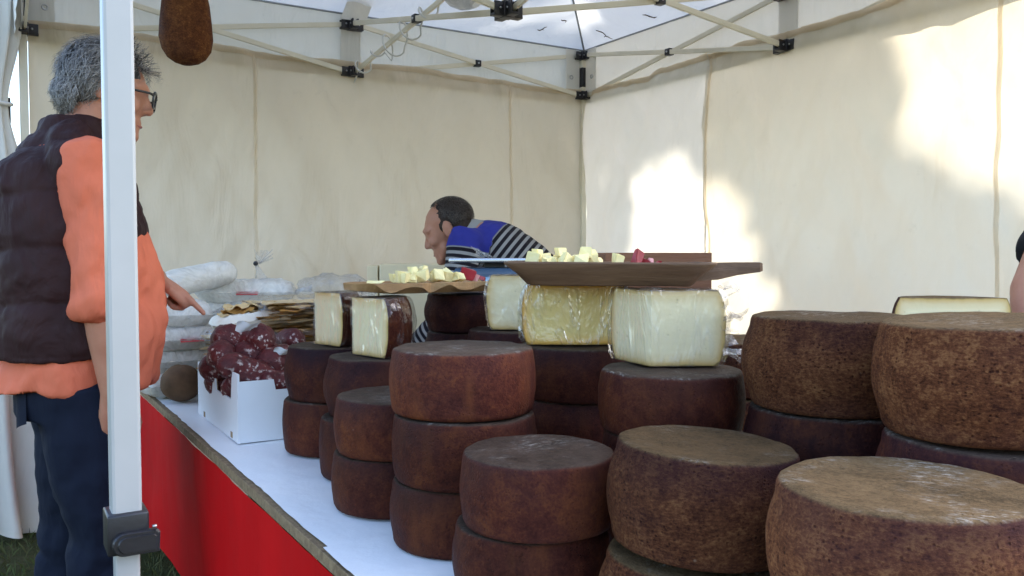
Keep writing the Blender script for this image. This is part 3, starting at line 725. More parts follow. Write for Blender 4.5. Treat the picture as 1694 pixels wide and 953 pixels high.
topI = stack(1112, 1.41, .245, (.100, .100, .101), ['rind_red', 'rind_red', 'rind_red'], s3('the stack carrying the large wrapped wedge'))
topH = stack(960, 1.72, .25, (.103, .103, .103), 'rind_red', s3('the dark stack carrying the yellow wrapped half'))
topJ = stack(858, 1.98, .25, (.105, .106, .107), 'rind_dark', s3('the stack under the pale half behind the front stack'))
topK = stack(783, 2.2, .25, (.098, .098, .098, .097), 'rind_dark', ['lowest cheese wheel of the dark stack under the left board', 'second lowest wheel of the dark stack under the left board', 'third wheel up of the dark stack under the left board', 'dark purple top wheel directly under the left wooden board'])
topL = stack(651, 1.665, .24, (.109, .109), 'rind_red', s2('the red-brown pair left of the three-high stack'))
topN = stack(620, 1.91, .25, (.132, .132), ['rind_red', 'rind_dark'], s2('the barrel pair under the nearer white wedge'))
topO = stack(550, 2.15, .25, (.132, .132), ['rind_red', 'rind_dark'], s2('the barrel pair beside the cardboard box'))
topR = stack(1240, 1.72, .25, (.105, .107, .107), 'rind_rough', s3('the stack glimpsed behind the wrapped wedge'))
topV = stack(1078, 1.95, .25, (.105, .107, .107), 'rind_dark', s3('the hidden stack carrying the reddish wooden box'))
topW = stack(1595, 1.58, .26, (.138, .138), 'rind_rough', s2('the pair under the cut half at far right'))
topX = stack(816, 2.5, .25, (.098, .098, .098, .094), 'rind_dark', ['lowest wheel of the stack under the scale', 'second lowest wheel of the stack under the scale', 'third wheel up of the stack under the scale', 'top wheel of the stack under the scale'])

# ------------------------------------------------------------------ cut cheeses in film
def cut_cheese(pos, rz, rad, h, a0, a1, label, paste='paste', rind='rind_red', cx=0.0, film=True, crumple=.004, film_mat='film', bul=.08):
    """sector of a wheel: apex at the origin (angles a0..a1); the two cut faces carry paste, the outside rind"""
    root = empty('cut_cheese', pos, rz, label, 'cheese', 'cut cheeses wrapped in film')
    na, nzv = 22, 12; A0, A1 = R(a0), R(a1)
    def rr(a, t): return rad * (1 - bul * (2 * t - 1) ** 4 - .03 * (2 * t - 1) ** 2) * (1 + .012 * fb(math.cos(a) * 3 + cx, math.sin(a) * 3, t * 2))
    mb = MB()
    mb.grid(lambda u, v: (math.cos(A0 + u * (A1 - A0)) * rr(A0 + u * (A1 - A0), v), math.sin(A0 + u * (A1 - A0)) * rr(A0 + u * (A1 - A0), v), v * h), na, nzv)
    for z, tt in ((0, 0), (h, 1)):
        mb.grid(lambda u, v: (math.cos(A0 + u * (A1 - A0)) * rr(A0 + u * (A1 - A0), tt) * v, math.sin(A0 + u * (A1 - A0)) * rr(A0 + u * (A1 - A0), tt) * v, z + (.0012 * fb(u * 7, v * 5, cx) if tt else 0)), na, 8)
    mb.build('rind', M[rind], root)
    for a in (A0, A1):
        n = 16
        def fc(u, v, a=a): return (math.cos(a) * rr(a, v) * u, math.sin(a) * rr(a, v) * u, v * h)
        fm = MB().grid(fc, n, n)
        o = fm.build('cut_face', M[paste], root)
        at = o.data.attributes.new('edge', 'FLOAT', 'POINT')
        half = abs(a1 - a0) > 170
        vals = []
        for j in range(n + 1):
            for i in range(n + 1):
                u, v = i / n, j / n
                dd = min((1 - u) * rad, v * h, (1 - v) * h)
                vals.append(max(0, 1 - dd / .028))
        at.data.foreach_set('value', vals)
    if film:
        fmb = MB(); k = 1.0
        cxm = Vector((math.cos((A0 + A1) / 2), math.sin((A0 + A1) / 2), 0)) * rad * .42
        outl = []
        for i in range(na + 1):
            a = A0 + (A1 - A0) * i / na; outl.append((math.cos(a), math.sin(a), 1))
        ap = 7 if abs(a1 - a0) < 170 else 7
        for i in range(1, ap): outl.append((math.cos(A1) * (1 - i / ap), math.sin(A1) * (1 - i / ap), 0))
        outl.append((0, 0, 0))
        for i in range(1, ap): outl.append((math.cos(A0) * (i / ap), math.sin(A0) * (i / ap), 0))
        rings = []
        levels = [(-.0, .55), (-.0005, .97), (.002, 1.0)] + [(t, 1.0) for t in [k / 14 for k in range(1, 14)]] + [(1 - .002, 1.0), (1.008, .96), (1.012, .5), (1.012, .05)]
        for t, sc_ in levels:
            ring = []
            for j, (x, y, onr) in enumerate(outl):
                tt = min(1, max(0, t)); l = math.hypot(x, y)
                a = math.atan2(y, x); q = Vector((x, y, 0)) * (rr(a, tt) if onr else rad * (1 - bul * (2 * tt - 1) ** 4))
                off = (q - cxm); off = off.normalized() if off.length > 1e-6 else Vector((1, 0, 0))
                wr = .0022 + crumple * (.5 + .5 * fb(q.x * 45 + cx, q.y * 45, tt * h * 16)) * (1.4 if onr else .45)
                q = cxm + (q - cxm) * sc_ + off * wr * min(1, sc_ * 1.2)
                ring.append((q.x, q.y, max(.0004, t * h + (crumple * .5 * fb(q.x * 50, q.y * 50, 3) if t > 1 else 0))))
            rings.append(ring)
        fmb.rings(rings, False); fmb.build('cling_film', M[film_mat], root)
    return root
# two quarter wedges on the left stacks
def face_to(ax, ay, bx, by): return math.atan2(by - ay, bx - ax)
ap = (PX(582, 1.93), 1.93); rp = (PX(640, 1.835), 1.835)
cut_cheese((ap[0], ap[1], topN.z), face_to(*ap, *rp), .137, .130, 0, 92, 'nearer white cut wedge with wrapped brown rind under the left board', 'paste', 'rind_red', 1, crumple=.006, film_mat='film_smooth')
ap = (PX(520, 2.15), 2.15); rp = (PX(563, 2.075), 2.075)
cut_cheese((ap[0], ap[1], topO.z), face_to(*ap, *rp), .118, .132, 0, 95, 'farther white cut wedge at the left end of the cheeses', 'paste', 'rind_red', 2, crumple=.006, film_mat='film_smooth')
# halves and the big wedge in the middle
cut_cheese((PX(953, 1.69), 1.69, topH.z), 0, .108, .120, 2, 178, 'yellowish half cheese in shiny wrinkled film under the big board', 'paste_y', 'rind_red', 3, crumple=.007)
cut_cheese((PX(876, 1.925), 1.925, topJ.z), R(-4), .098, .124, 2, 178, 'pale half cheese behind the yellowish wrapped one', 'paste', 'rind_red', 4, crumple=.006, film_mat='film_smooth')
cut_cheese((PX(1078, 1.425), 1.425, topI.z), R(3), .128, .128, 0, 112, 'large pale wrapped wedge at the right end of the big board', 'paste', 'rind_rough', 5, crumple=.011, film_mat='film_smooth')
cut_cheese((PX(1580, 1.55), 1.55, topW.z), R(-6), .105, .135, 2, 178, 'unwrapped half cheese with pale face peeking at far right', 'paste', 'rind_rough', 6, film=False)
# crumpled film tuft at the right back of the wedge
mb = MB(); rr_ = random.Random(5)
for k in range(26):
    a = rr_.uniform(-.3, .9); z0 = rr_.uniform(.02, .145); b = Vector((.118 * math.cos(a), .118 * math.sin(a), z0))
    pts = [b]; d = Vector((math.cos(a), math.sin(a), rr_.uniform(-.4, .5))).normalized()
    wv = Vector((-math.sin(a), math.cos(a), rr_.uniform(-.6, .6))) * rr_.uniform(.012, .026)
    n = 4
    for i in range(n): pts.append(pts[-1] + d * .008 + Vector((rr_.uniform(-.006, .006), rr_.uniform(-.006, .006), rr_.uniform(-.006, .006))))
    vs = []
    for p in pts: vs += [p - wv / 2, p, p + wv / 2 + d * rr_.uniform(-.004, .004)]
    mb.add(vs, [(3 * i + j, 3 * i + j + 1, 3 * i + j + 4, 3 * i + j + 3) for i in range(n) for j in range(2)])
wedge = [o for o in COL.objects if o.get('label', '').startswith('large pale wrapped wedge')][0]
mb.build('film_tuft', M['film_soft'], wedge)

# ------------------------------------------------------------------ wooden boards
def cube_piece(pos, s, rz, tilt, label, grp, m, name='cheese_cube', cat='cheese cube', seed=0, stretch=(1, 1, 1)):
    rr = random.Random(seed); bm = bmesh.new(); bmesh.ops.create_cube(bm, size=1)
    for v in bm.verts: v.co = Vector((v.co.x * s * stretch[0] * rr.uniform(.45, 1.2), v.co.y * s * stretch[1] * rr.uniform(.5, 1.2), v.co.z * s * stretch[2] * rr.uniform(.5, 1.15)))
    bmesh.ops.bevel(bm, geom=bm.edges[:], offset=s * .05, segments=2, affect='EDGES')
    Mx = Matrix.Rotation(tilt, 3, 'Y')
    for v in bm.verts: v.co = Mx @ v.co
    zmin = min(v.co.z for v in bm.verts)
    for v in bm.verts: v.co.z -= zmin
    me = bpy.data.meshes.new(name); bm.to_mesh(me); bm.free()
    o = link(name, me, m, None, False, pos); o.rotation_euler = (0, 0, rz); tag(o, label, cat, grp); return o

# big trough-shaped board with handle
bz = max(topH.z + .120 + .0025, topI.z + .128 + .0025) + .0015
bx0, bx1 = PX(836, 1.60), PX(1176, 1.58)
br = empty('serving_board', ((bx0 + bx1) / 2, 1.60, bz), R(-2), 'large dark wooden serving board with handle and raised sloping sides', 'board')
L2 = (bx1 - bx0) / 2; Wd = .105; Hh = .043
def tro(u, side, inner=False):
    pass
rings = []
def trough_ring(sx, sy, z, n=64):
    r = []
    for k in range(n):
        a = 2 * math.pi * k / n; c, s_ = math.cos(a), math.sin(a)
        x = math.copysign(abs(c) ** .14, c) * sx; y = math.copysign(abs(s_) ** .22, s_) * sy
        r.append((x, y, z + .0012 * math.sin(x * 30)))
    return r
for sx, sy, z in ((L2 * .05, Wd * .05, .0), (L2 * .765, Wd * .74, .0), (L2 * .785, Wd * .76, .002), (L2 * .89, Wd * .88, .0225), (L2 * 1.0, Wd, Hh - .004), (L2 * 1.0, Wd, Hh), (L2 * .965, Wd * .93, Hh), (L2 * .90, Wd * .86, Hh - .010), (L2 * .5, Wd * .5, Hh - .012), (L2 * .03, Wd * .03, Hh - .012)):
    rings.append(trough_ring(sx, sy, z))
MB().rings(rings).build('tray', M['wood_dark'], br)
hb = MB(); hr = []
for x, wy, zt_, zb in ((L2 * .80, .034, Hh - .006, Hh - .036), (L2 * 1.06, .028, Hh - .002, Hh - .033), (L2 * 1.25, .022, Hh - .001, Hh - .025), (L2 * 1.47, .020, Hh - .001, Hh - .019), (L2 * 1.50, .016, Hh - .003, Hh - .017)):
    hr.append([(x, -wy, zb), (x, wy, zb), (x, wy * 1.04, (zt_ + zb) / 2), (x, wy, zt_), (x, -wy, zt_), (x, -wy * 1.04, (zt_ + zb) / 2)])
hb.rings(hr).build('handle', M['wood_dark'], br, False)
rr_ = random.Random(11); zi = bz + Hh - .011
k = 0
for (px, dd, s_, lift) in tuple((rr_.uniform(874, 990), rr_.uniform(1.54, 1.63), rr_.uniform(.016, .023), 0) for _ in range(16)) + ((882, 1.56, .030, 0), (900, 1.60, .026, 0), (912, 1.55, .025, 0), (926, 1.60, .027, 0), (938, 1.55, .026, 0), (952, 1.60, .028, 0), (962, 1.55, .028, 0), (976, 1.58, .030, 0), (928, 1.575, .022, .024), (968, 1.57, .024, .026), (890, 1.575, .020, .026), (988, 1.61, .02, 0)):
    cube_piece((PX(px, dd), dd, zi + lift * .62), s_ * .92, rr_.uniform(0, 6), rr_.uniform(-.5, .5), 'pale cheese cube in the heap on the big dark board', 'cheese cubes heaped on the big board', M['cubes'], seed=k); k += 1
cube_piece((PX(1021, 1.56), 1.56, zi), .024, .3, .1, 'single pale cheese cube between the heap and the red meat', None, M['cubes'], seed=40)
for (px, s_, st, mm) in ((1056, .024, (.8, .6, 1.3), 'meat'), (1070, .020, (1.2, .6, .8), 'meat'), (1079, .017, (1, .7, .9), 'fat'), (1089, .016, (1.3, .8, .5), 'meat')):
    cube_piece((PX(px, 1.57), 1.57 + (px % 3) * .01, zi), s_, .4 * (px % 5), .35, 'bright red sliver of cured meat on the big dark board', 'cured meat slivers on the big board', M[mm], 'cured_meat_slice', 'cured meat', seed=px, stretch=st)

# left scalloped board
lz = max(topN.z + .130 + .003, topK.z) + .002
p0 = Vector((PX(570, 1.93), 1.93, 0)); p1 = Vector((PX(818, 2.19), 2.19, 0)); ax = (p1 - p0); ln = ax.length; ax.normalize()
lb = empty('serving_board', (p0.x + ax.x * ln / 2, p0.y + ax.y * ln / 2, lz), math.atan2(ax.y, ax.x), 'honey coloured wooden board with wavy carved edge on the left', 'board')
mb = MB(); n = 60; rings = []
for i in range(n + 1):
    x = -ln / 2 + ln * i / n; t = i / n
    wd = .085 * min(1, (t / .16) ** .6 + .02) * (1 - .15 * max(0, t - .9) / .1)
    wav = .006 * math.sin(x * 62) + .004 * math.sin(x * 101 + 1)
    th = .026
    zb = .0015 + .010 * max(0, 1 - t / .2)
    edge = .010 + .005 * math.sin(x * 62 + .8)
    rings.append([(x, -wd * .80 - wav * .3, zb), (x, wd * .8, zb), (x, wd, zb + edge), (x, wd, th), (x, wd * .9, th), (x, wd * .82, th - .004), (x, -wd * .82, th - .004), (x, -wd * .9, th), (x, -wd - wav, th - .001), (x, -wd - wav, zb + edge + wav * .5)])
mb.rings(rings).build('tray', M['wood_lite'], lb, False)
k = 100
def on_left(px, dv, lift=0): 
    # centre line of the board at this picture column
    a = (px - CX) / FPX; s_ = (a * p0.y - p0.x) / (ax.x - a * ax.y); q = p0 + ax * s_
    return (q.x - ax.y * dv, q.y + ax.x * dv, lz + .0235 + lift)
for (px, dv, s_, lift) in tuple((rr_.uniform(645, 758), rr_.uniform(-.04, .04), rr_.uniform(.018, .026), 0) for _ in range(12)) + ((657, -.02, .036, 0), (676, .01, .032, 0), (690, -.02, .034, 0), (702, .015, .032, 0), (716, -.02, .034, 0), (733, -.01, .034, 0), (748, -.02, .028, 0), (684, 0, .026, .028), (700, 0, .026, .028), (668, -.035, .024, 0), (726, .02, .028, 0)):
    cube_piece(on_left(px, dv, lift * .62), s_ * .88, rr_.uniform(0, 6), rr_.uniform(-.5, .5), 'pale cheese cube in the heap on the honey wooden board', 'cheese cubes heaped on the left board', M['cubes'], seed=k); k += 1
cube_piece(on_left(622, 0), .03, .2, 0, 'flat thin slice of cheese at the left tip of the board', None, M['cubes'], seed=77, stretch=(1.4, .8, .3), name='cheese_slice', cat='cheese')
for (px, s_, st, mm) in ((768, .040, (1.0, .7, .75), 'meat'), (782, .022, (.8, .6, .9), 'fat'), (790, .026, (1.3, .7, .4), 'meat')):
    cube_piece(on_left(px, -.01), s_, .3, .3, 'dark red piece of cured meat beside the cubes on the left board', 'cured meat pieces on the left board', M[mm], 'cured_meat_piece', 'cured meat', seed=px, stretch=st)

# reddish wooden box behind the big board
wb = empty('wooden_box', (PX(1078, 1.95), 1.95, topV.z + .001), R(2), 'reddish brown wooden box standing behind the big board', 'box')
hB = CAM_Z + .002 - topV.z; wB = .236; dB = .16; th = .012
for (nm, c, s_) in (('front_panel', (0, -dB / 2 + th / 2, hB / 2), (wB, th, hB)), ('back_panel', (0, dB / 2 - th / 2, hB / 2), (wB, th, hB)), ('side_panel', (-wB / 2 + th / 2, 0, hB / 2 - .001), (th, dB - 2 * th - .001, hB - .004)), ('side_panel', (wB / 2 - th / 2, 0, hB / 2 - .001), (th, dB - 2 * th - .001, hB - .004)), ('base', (0, 0, th / 2), (wB - 2 * th - .001, dB - 2 * th - .001, th))):
    MB().box(c, s_, None, .0015).build(nm, M['wood_red'], wb, False)

# ------------------------------------------------------------------ digital scale
sx = PX(818, 2.5); sc_ = empty('weighing_scale', (sx, 2.5, topX.z), R(2), 'blue-grey digital weighing scale with a steel pan below the vendor', 'scale')
def wedge_rings(w0, d0, w1, d1, z0, z1):
    return [[(-w0, -d0, z0), (w0, -d0, z0), (w0, d0, z0), (-w0, d0, z0)], [(-w1, -d1, z1), (w1, -d1, z1), (w1, d1, z1), (-w1, d1, z1)]]
b = MB().rings(wedge_rings(.118, .125, .118, .125, .012, .045) + wedge_rings(.112, .10, .100, .085, .060, .062)); b.build('body', M['scale_blue'], sc_, False)
for i, j in ((-1, -1), (1, -1), (1, 1), (-1, 1)): MB().tube([(.09 * i, .09 * j, 0), (.09 * i, .09 * j, .014)], .012, 12).build('foot', M['blackp'], sc_)
MB().box((0, .01, .069), (.06, .06, .016), None, .002).build('support', M['blackp'], sc_, False)
MB().box((0, .005, .083), (.262, .215, .012), None, .004).build('pan', M['scale_pan'], sc_, False)
MB().box((0, -.1262, .028), (.06, .003, .018)).build('display', M['lcd'], sc_, False)
tagm = MB().grid(lambda u, v: (-.06 + u * .05 + .008 * math.sin(v * 5), -.05 + .02 * v + .01 * math.sin(u * 6), .0895 + .034 * v * (1 - u) + .004 * math.sin(u * 9 + v * 4) + .004), 8, 8).build('bag_scrap', M['film_soft']); tagm.location = (sx, 2.5, topX.z); tag(tagm, 'scrap of clear film on the scale pan', 'film')

# ------------------------------------------------------------------ cream cabinet
cb = empty('cream_cabinet', (PX(672, 4.12), 4.2, 0), R(6), 'cream cabinet low behind the left board near the back wall', 'cabinet')
cw = .19; ch = CAM_Z - .045 * 4.15 / 4.15 - .0
ct = P(672, 436, 4.12).z
MB().box((.028, 0, ct / 2), (.325, .30, ct - .004), None, .008).build('body', M['creamp'], cb, False)
MB().box((-.167, .0, ct / 2 - .004), (.052, .28, ct - .012), None, .006).build('side_panel', M['creamp'], cb, False)

# ------------------------------------------------------------------ cardboard box of salami
ncor = Vector((PX(390, 2.2), 2.2, 0)); axl = -V; axw = U.copy()
BLn, BWd, BH = .50, .30, .162
bc = ncor + axl * BLn / 2 + axw * BWd / 2
cbx = empty('cardboard_box', (bc.x, bc.y, TABLE_Z + .004), RZT, 'white cardboard tray box full of dark salami near table edge', 'box')
# local: x along U (width), y along V (towards camera)
def panel(pts2, plane, off, th=.005):
    """extruded outline; pts2 in (s, z)"""
    m = MB(); n = len(pts2); vs = []
    for t in (0, th):
        for s_, z in pts2:
            vs.append((off + t, s_, z) if plane == 'x' else (s_, off + t, z))
    m.add(vs, [tuple(range(n - 1, -1, -1)), tuple(n + i for i in range(n))] + [(i, (i + 1) % n, n + (i + 1) % n, n + i) for i in range(n)])
    return m
hl, hw = BLn / 2, BWd / 2
long_out = [(-hl, 0), (hl, 0), (hl, BH), (hl - .10, BH + .003), (hl - .12, BH + .022), (hl - .15, BH + .022), (hl - .17, BH), (-hl + .27, BH - .008), (-hl + .26, BH - .055), (-hl + .075, BH - .055), (-hl + .065, BH), (-hl + .055, BH + .020), (-hl, BH + .020)]
short_out = [(-hw + .001, 0), (hw - .001, 0), (hw - .001, BH), (hw - .07, BH), (hw - .075, BH - .028), (-hw + .10, BH - .028), (-hw + .095, BH), (-hw + .001, BH)]
for off in (-hw, hw - .005): 
    p_ = panel(long_out, 'x', off).build('long_side', M['card'], cbx, False)
    for yy in (hl - .09, -hl + .07):
        MB().box((off + .0025, yy, .012), (.0062, .022, .016), None, .0).build('slot', M['cardin'], p_, False)
for off in (-hl, hl - .005): panel(short_out, 'y', off + (.0005 if off < 0 else -.0005)).build('short_side', M['card'], cbx, False)
for off in (-hw + .0052, hw - .0072): panel([(s_ * .985, z - .003 if z > .02 else z + .004) for s_, z in long_out], 'x', off, .002).build('liner', M['cardin'], cbx, False)
MB().box((0, 0, .003), (BWd - .016, BLn - .014, .005)).build('bottom', M['cardin'], cbx, False)
# filler layer of salami inside and the visible ones on top
def salami(pos, L, r, rot, seed, label):
    root = empty('salami', pos, 0, label, 'salami', 'salami heaped in the cardboard box'); root.rotation_euler = rot
    mb = MB(); rg = []; n = 14
    for i in range(n + 1):
        t = i / n; x = (t - .5) * L
        q = r * max(.08, (1 - abs(2 * t - 1) ** 3.2)) ** .55 * (1.08 - .30 * t)
        rg.append([(x, math.cos(a) * q * (1 + .20 * fb(x * 26 + seed, math.cos(a) * 1.6, math.sin(a) * 1.6)) + .012 * math.sin(t * 3 + seed), math.sin(a) * q * (1 + .20 * fb(x * 28 + seed, math.cos(a) * 1.6, math.sin(a) * 1.6 + 5))) for a in [2 * math.pi * k / 20 for k in range(20)]])
    mb.rings(rg).build('casing', M['salami'], root)
    MB().tube([(L * .5, 0, 0), (L * .5 + .012, .004, .002), (L * .5 + .02, .01, -.004)], [.006, .004, .003], 6).build('tied_end', M['twine'], root)
    return root
SZ = TABLE_Z
SAL = ((386, 563, 2.44, .125, .050, .10, .1, 'left lobe of the pair at the top of the salami heap'), (421, 566, 2.42, .13, .047, .2, 2.6, 'right lobe of the pair at the top of the salami heap'),
    (374, 588, 2.40, .12, .044, .3, 1.7, 'round salami just below the top pair, on the left'), (358, 606, 2.47, .10, .042, -.2, .9, 'salami at the far left of the heap above the box notch'),
    (408, 612, 2.31, .16, .040, .25, .3, 'cone shaped red salami lying in front of the heap'), (455, 597, 2.40, .13, .048, -.3, 1.2, 'upright salami with white label beside the stacked wheels'),
    (422, 632, 2.30, .14, .034, .0, .35, 'lowest slim salami behind the front box rim'), (430, 590, 2.42, .16, .046, .1, .5, 'dark salami in the middle of the heap'),
    (458, 636, 2.31, .10, .038, .2, .2, 'salami in the near right corner of the box'), (470, 568, 2.58, .15, .042, .3, 2.7, 'salami end at the back right of the heap'),
    (366, 632, 2.50, .10, .040, .0, 1.9, 'salami low inside the box notch'), (402, 640, 2.38, .13, .040, .0, 1.0, 'salami at the bottom under the cone shaped one'),
    (440, 660, 2.38, .14, .040, 0, .9, 'bottom salami in the right half of the box'))
for i, (px, py, d, L, r, ry, rz, lab_) in enumerate(SAL):
    salami(P(px, py, d), L, r, (0, ry, rz), i * 3.1, lab_)
for (px, py, d, s_) in ((408, 541, 2.38, .035), (468, 583, 2.36, .032)):
    p = P(px, py, d)
    o = MB().grid(lambda u, v: ((u - .5) * s_ * 1.6, (v - .5) * s_, .006 * math.sin(u * 7 + v * 3) + .012 * (u - .5)), 8, 6).build('paper_label', M['card'], None, True, p); o.rotation_euler = (-.9, .25, .3)
    tag(o, 'small white paper label on the salami %s' % ('at the top of the heap' if px < 440 else 'next to the stacked wheels'), 'label')

# dark round loaf left of the box
lo = P(300, 626, 2.84); mb = MB(); mb.ball((0, 0, .062), (.066, .066, .062), None, 28, 18)
mb.v = [(x * (1 + .08 * fb(x * 12, y * 12, z * 12)), y * (1 + .08 * fb(x * 12 + 3, y * 12, z * 12)), max(0.0, z * (1 + .05 * fb(x * 14, y * 14, 5)))) for x, y, z in mb.v]
o = mb.build('round_cheese', M['bread'], None, True, (lo.x, lo.y, TABLE_Z + .004)); tag(o, 'small dark mouldy round cheese between customer and cardboard box', 'cheese')
# crumpled paper at the table edge
cp = P(272, 640, 2.85)
def crump(u, v):
    x = (u - .5) * .16; y = (v - .5) * .34
    return (x, y, .006 + .014 * abs(fb(x * 24, y * 24, 2)) + .006 * abs(fb(x * 60, y * 60, 4)))
o = MB().grid(crump, 26, 44).build('crumpled_paper', M['card'], None, False, T(TA0 + .105, .95, TABLE_Z + .003)); o.rotation_euler = (0, 0, RZT); tag(o, 'crumpled white paper at the table edge by the customer', 'paper')

# ------------------------------------------------------------------ bread packages
def pillow(lx, ly, lz, seed, nu=26, nv=18, lump=.35):
    mb = MB()
    def s_(t): return max(0, 1 - abs(t) ** 7) ** .5
    top = lambda u, v: ((u * 2 - 1) * lx / 2 * (1 + .04 * fb(v * 3, seed)), (v * 2 - 1) * ly / 2 * (1 + .05 * fb(u * 4, seed + 1)), lz / 2 + lz / 2 * s_(u * 2 - 1) * s_(v * 2 - 1) * (1 + lump * .5 * fb(u * 5 + seed, v * 5, 1)) + .006 * fb(u * 14 + seed, v * 11, 2))
    bot = lambda u, v: ((u * 2 - 1) * lx / 2 * (1 + .04 * fb(v * 3, seed)), (v * 2 - 1) * ly / 2 * (1 + .05 * fb(u * 4, seed + 1)), max(0, lz / 2 - lz / 2 * s_(u * 2 - 1) * s_(v * 2 - 1)))
    mb.grid(top, nu, nv); mb.grid(bot, nu, nv); return mb
def package(pos, rz, lx, ly, lz, seed, label, tilt=0.0, inner='bread_in', red=False, tail=True):
    root = empty('bread_package', pos, rz, label, 'bread package', 'bagged bread piled on the table'); root.rotation_euler = (tilt * .15, tilt, rz)
    pillow(lx * .93, ly * .93, lz * .92, seed + 9).build('bread', M[inner], root)
    pillow(lx, ly, lz, seed).build('bag', M['film_bag'], root)
    if tail:
        rr = random.Random(int(seed * 10)); mb = MB()
        def tl(u, v):
            sp = .018 + .05 * u; a = (v - .5)
            return (lx / 2 * .97 + u * .07, a * sp * 2 + .008 * math.sin(u * 9 + v * 8), lz * .5 + .016 * math.sin(v * 14 + seed) * u + .010 * u)
        mb.grid(tl, 8, 16).build('gathered_end', M['film_soft'], root)
    if red:
        MB().grid(lambda u, v: (-.03 + u * .08, -ly / 2 - .0015 + .012 * v, lz * .40 + v * .014), 4, 2).build('printed_mark', M['print_red'], root)
    return root
def flat_stack(pos, rz, lx, ly, n, label, mats=('crisp', 'crisp_pale'), seed=0, bag=True):
    root = empty('flatbread_pack', pos, rz, label, 'flatbread', 'crisp flatbread packs on the table'); z = 0.0; rr = random.Random(seed)
    for k in range(n):
        cxx, cyy = rr.uniform(-.02, .02), rr.uniform(-.02, .02); sd = rr.uniform(0, 99); amp = .022; rot_ = rr.uniform(-.16, .16)
        def f(u, v):
            x = (u - .5) * lx * (1 + .08 * fb(v * 4, sd)); y = (v - .5) * ly * (1 + .08 * fb(u * 4, sd + 3))
            x, y = x - y * rot_, y + x * rot_
            return (x + cxx, y + cyy, z + .004 + amp * .5 * (1 + fb(u * 4 + sd, v * 4, sd)) * .7)
        mb = MB().grid(f, 16, 12); m2 = MB().grid(lambda u, v: tuple(Vector(f(u, v)) - Vector((0, 0, .003))), 16, 12); mb.add(m2.v, m2.f)
        mb.build('flatbread_sheet', M[mats[k % len(mats)] if rr.random() < .8 else mats[0]], root)
        z += .0105
    if bag:
        pillow(lx * 1.12, ly * 1.12, z + .022, seed + .5).build('bag', M['film_smooth'], root)
    return z + .022
def column(px, d, n, hz_, lx, ly, rz, lab, seed, red=()):
    x = PX(px, d); z = TABLE_Z + .004
    for k in range(n):
        package((x + random.uniform(-.012, .012), d + random.uniform(-.012, .012), z), rz + random.uniform(-.25, .25), lx * random.uniform(.92, 1.08), ly * random.uniform(.9, 1.1), hz_ * random.uniform(.96, 1.10), seed + k * 1.7, lab[min(k, len(lab) - 1)], red=(k in red))
        z += hz_ * .90
    return Vector((x, d, z))
ordn = ['lowest', 'second lowest', 'third lowest', 'fourth lowest', 'fifth lowest', 'sixth lowest', 'seventh lowest']
tl_ = column(288, 3.02, 4, .088, .27, .24, RZT + .1, [o + ' white bread bag in the pile under the pointing hand' for o in ordn[:3]] + ['topmost white bread bag in the pile under the pointing hand'], 2, (2,))
tm_ = column(415, 3.36, 5, .084, .36, .22, .1, [o + ' white bread bag in the long pile by the back wall' for o in ordn[:4]] + ['topmost white bread bag in the long pile by the back wall'], 30, (4,))
tr_ = column(560, 3.30, 4, .084, .27, .22, .3, [o + ' bread bag in the pile behind the left cheese wedges' for o in ordn[:3]] + ['topmost bread bag in the pile behind the left cheese wedges'], 60)
# long roll lying across the tops
q0 = P(262, 474, 3.05); q1 = P(388, 448, 3.28)
dv = q1 - q0
rl = empty('bread_roll_package', (q0 + q1) / 2, 0, 'long white wrapped roll lying tilted on top of the bread pile', 'bread package')
rl.rotation_euler = dv.to_track_quat('X', 'Z').to_euler()
mb = MB(); rgs = []; L = dv.length
for i in range(25):
    t = i / 24; x = (t - .5) * L; r = .046 * (1 - abs(2 * t - 1) ** 5) ** .5 + .004
    rgs.append([(x, math.cos(a) * r * 1.35 * (1 + .07 * fb(x * 22, math.cos(a) * 3, math.sin(a) * 3)), math.sin(a) * r * (1 + .07 * fb(x * 22 + 4, math.cos(a) * 3, math.sin(a) * 3))) for a in [2 * math.pi * k / 28 for k in range(28)]])
mb2 = MB(); mb2.v = [(x * .96, y * .93, z * .93) for r_ in rgs for (x, y, z) in r_]; mb2.f = []
MB().rings([[(x * .96, y * .93, z * .93) for (x, y, z) in r_] for r_ in rgs]).build('bread', M['bread_in'], rl)
MB().rings(rgs).build('bag', M['film_bag'], rl)
# flatbread piles
zf = TABLE_Z + .004; fx = PX(486, 2.95)
labs = ['lowest crisp flatbread pack behind the salami box', 'middle crisp flatbread pack behind the salami box', 'upper crisp flatbread pack behind the salami box', 'topmost crisp flatbread pack left of the cheese wedges']
for k, n in enumerate((7, 7, 7, 6)):
    zf += flat_stack((fx + random.uniform(-.015, .015), 2.95, zf), .25 + .1 * k, .28, .24, n, labs[k], ('crisp_pale', 'crisp'), 10 + k * 7) * .93
zf2 = TABLE_Z + .004; fx2 = PX(400, 2.86)
labs2 = ['lowest flatbread pack right behind the salami', 'middle flatbread pack right behind the salami', 'upper flatbread pack right behind the salami']
for k, n in enumerate((7, 6, 6)):
    zf2 += flat_stack((fx2 + random.uniform(-.01, .01), 2.86, zf2), .6 + .1 * k, .20, .20, n, labs2[k], ('crisp_pale', 'crisp'), 50 + k * 7) * .93
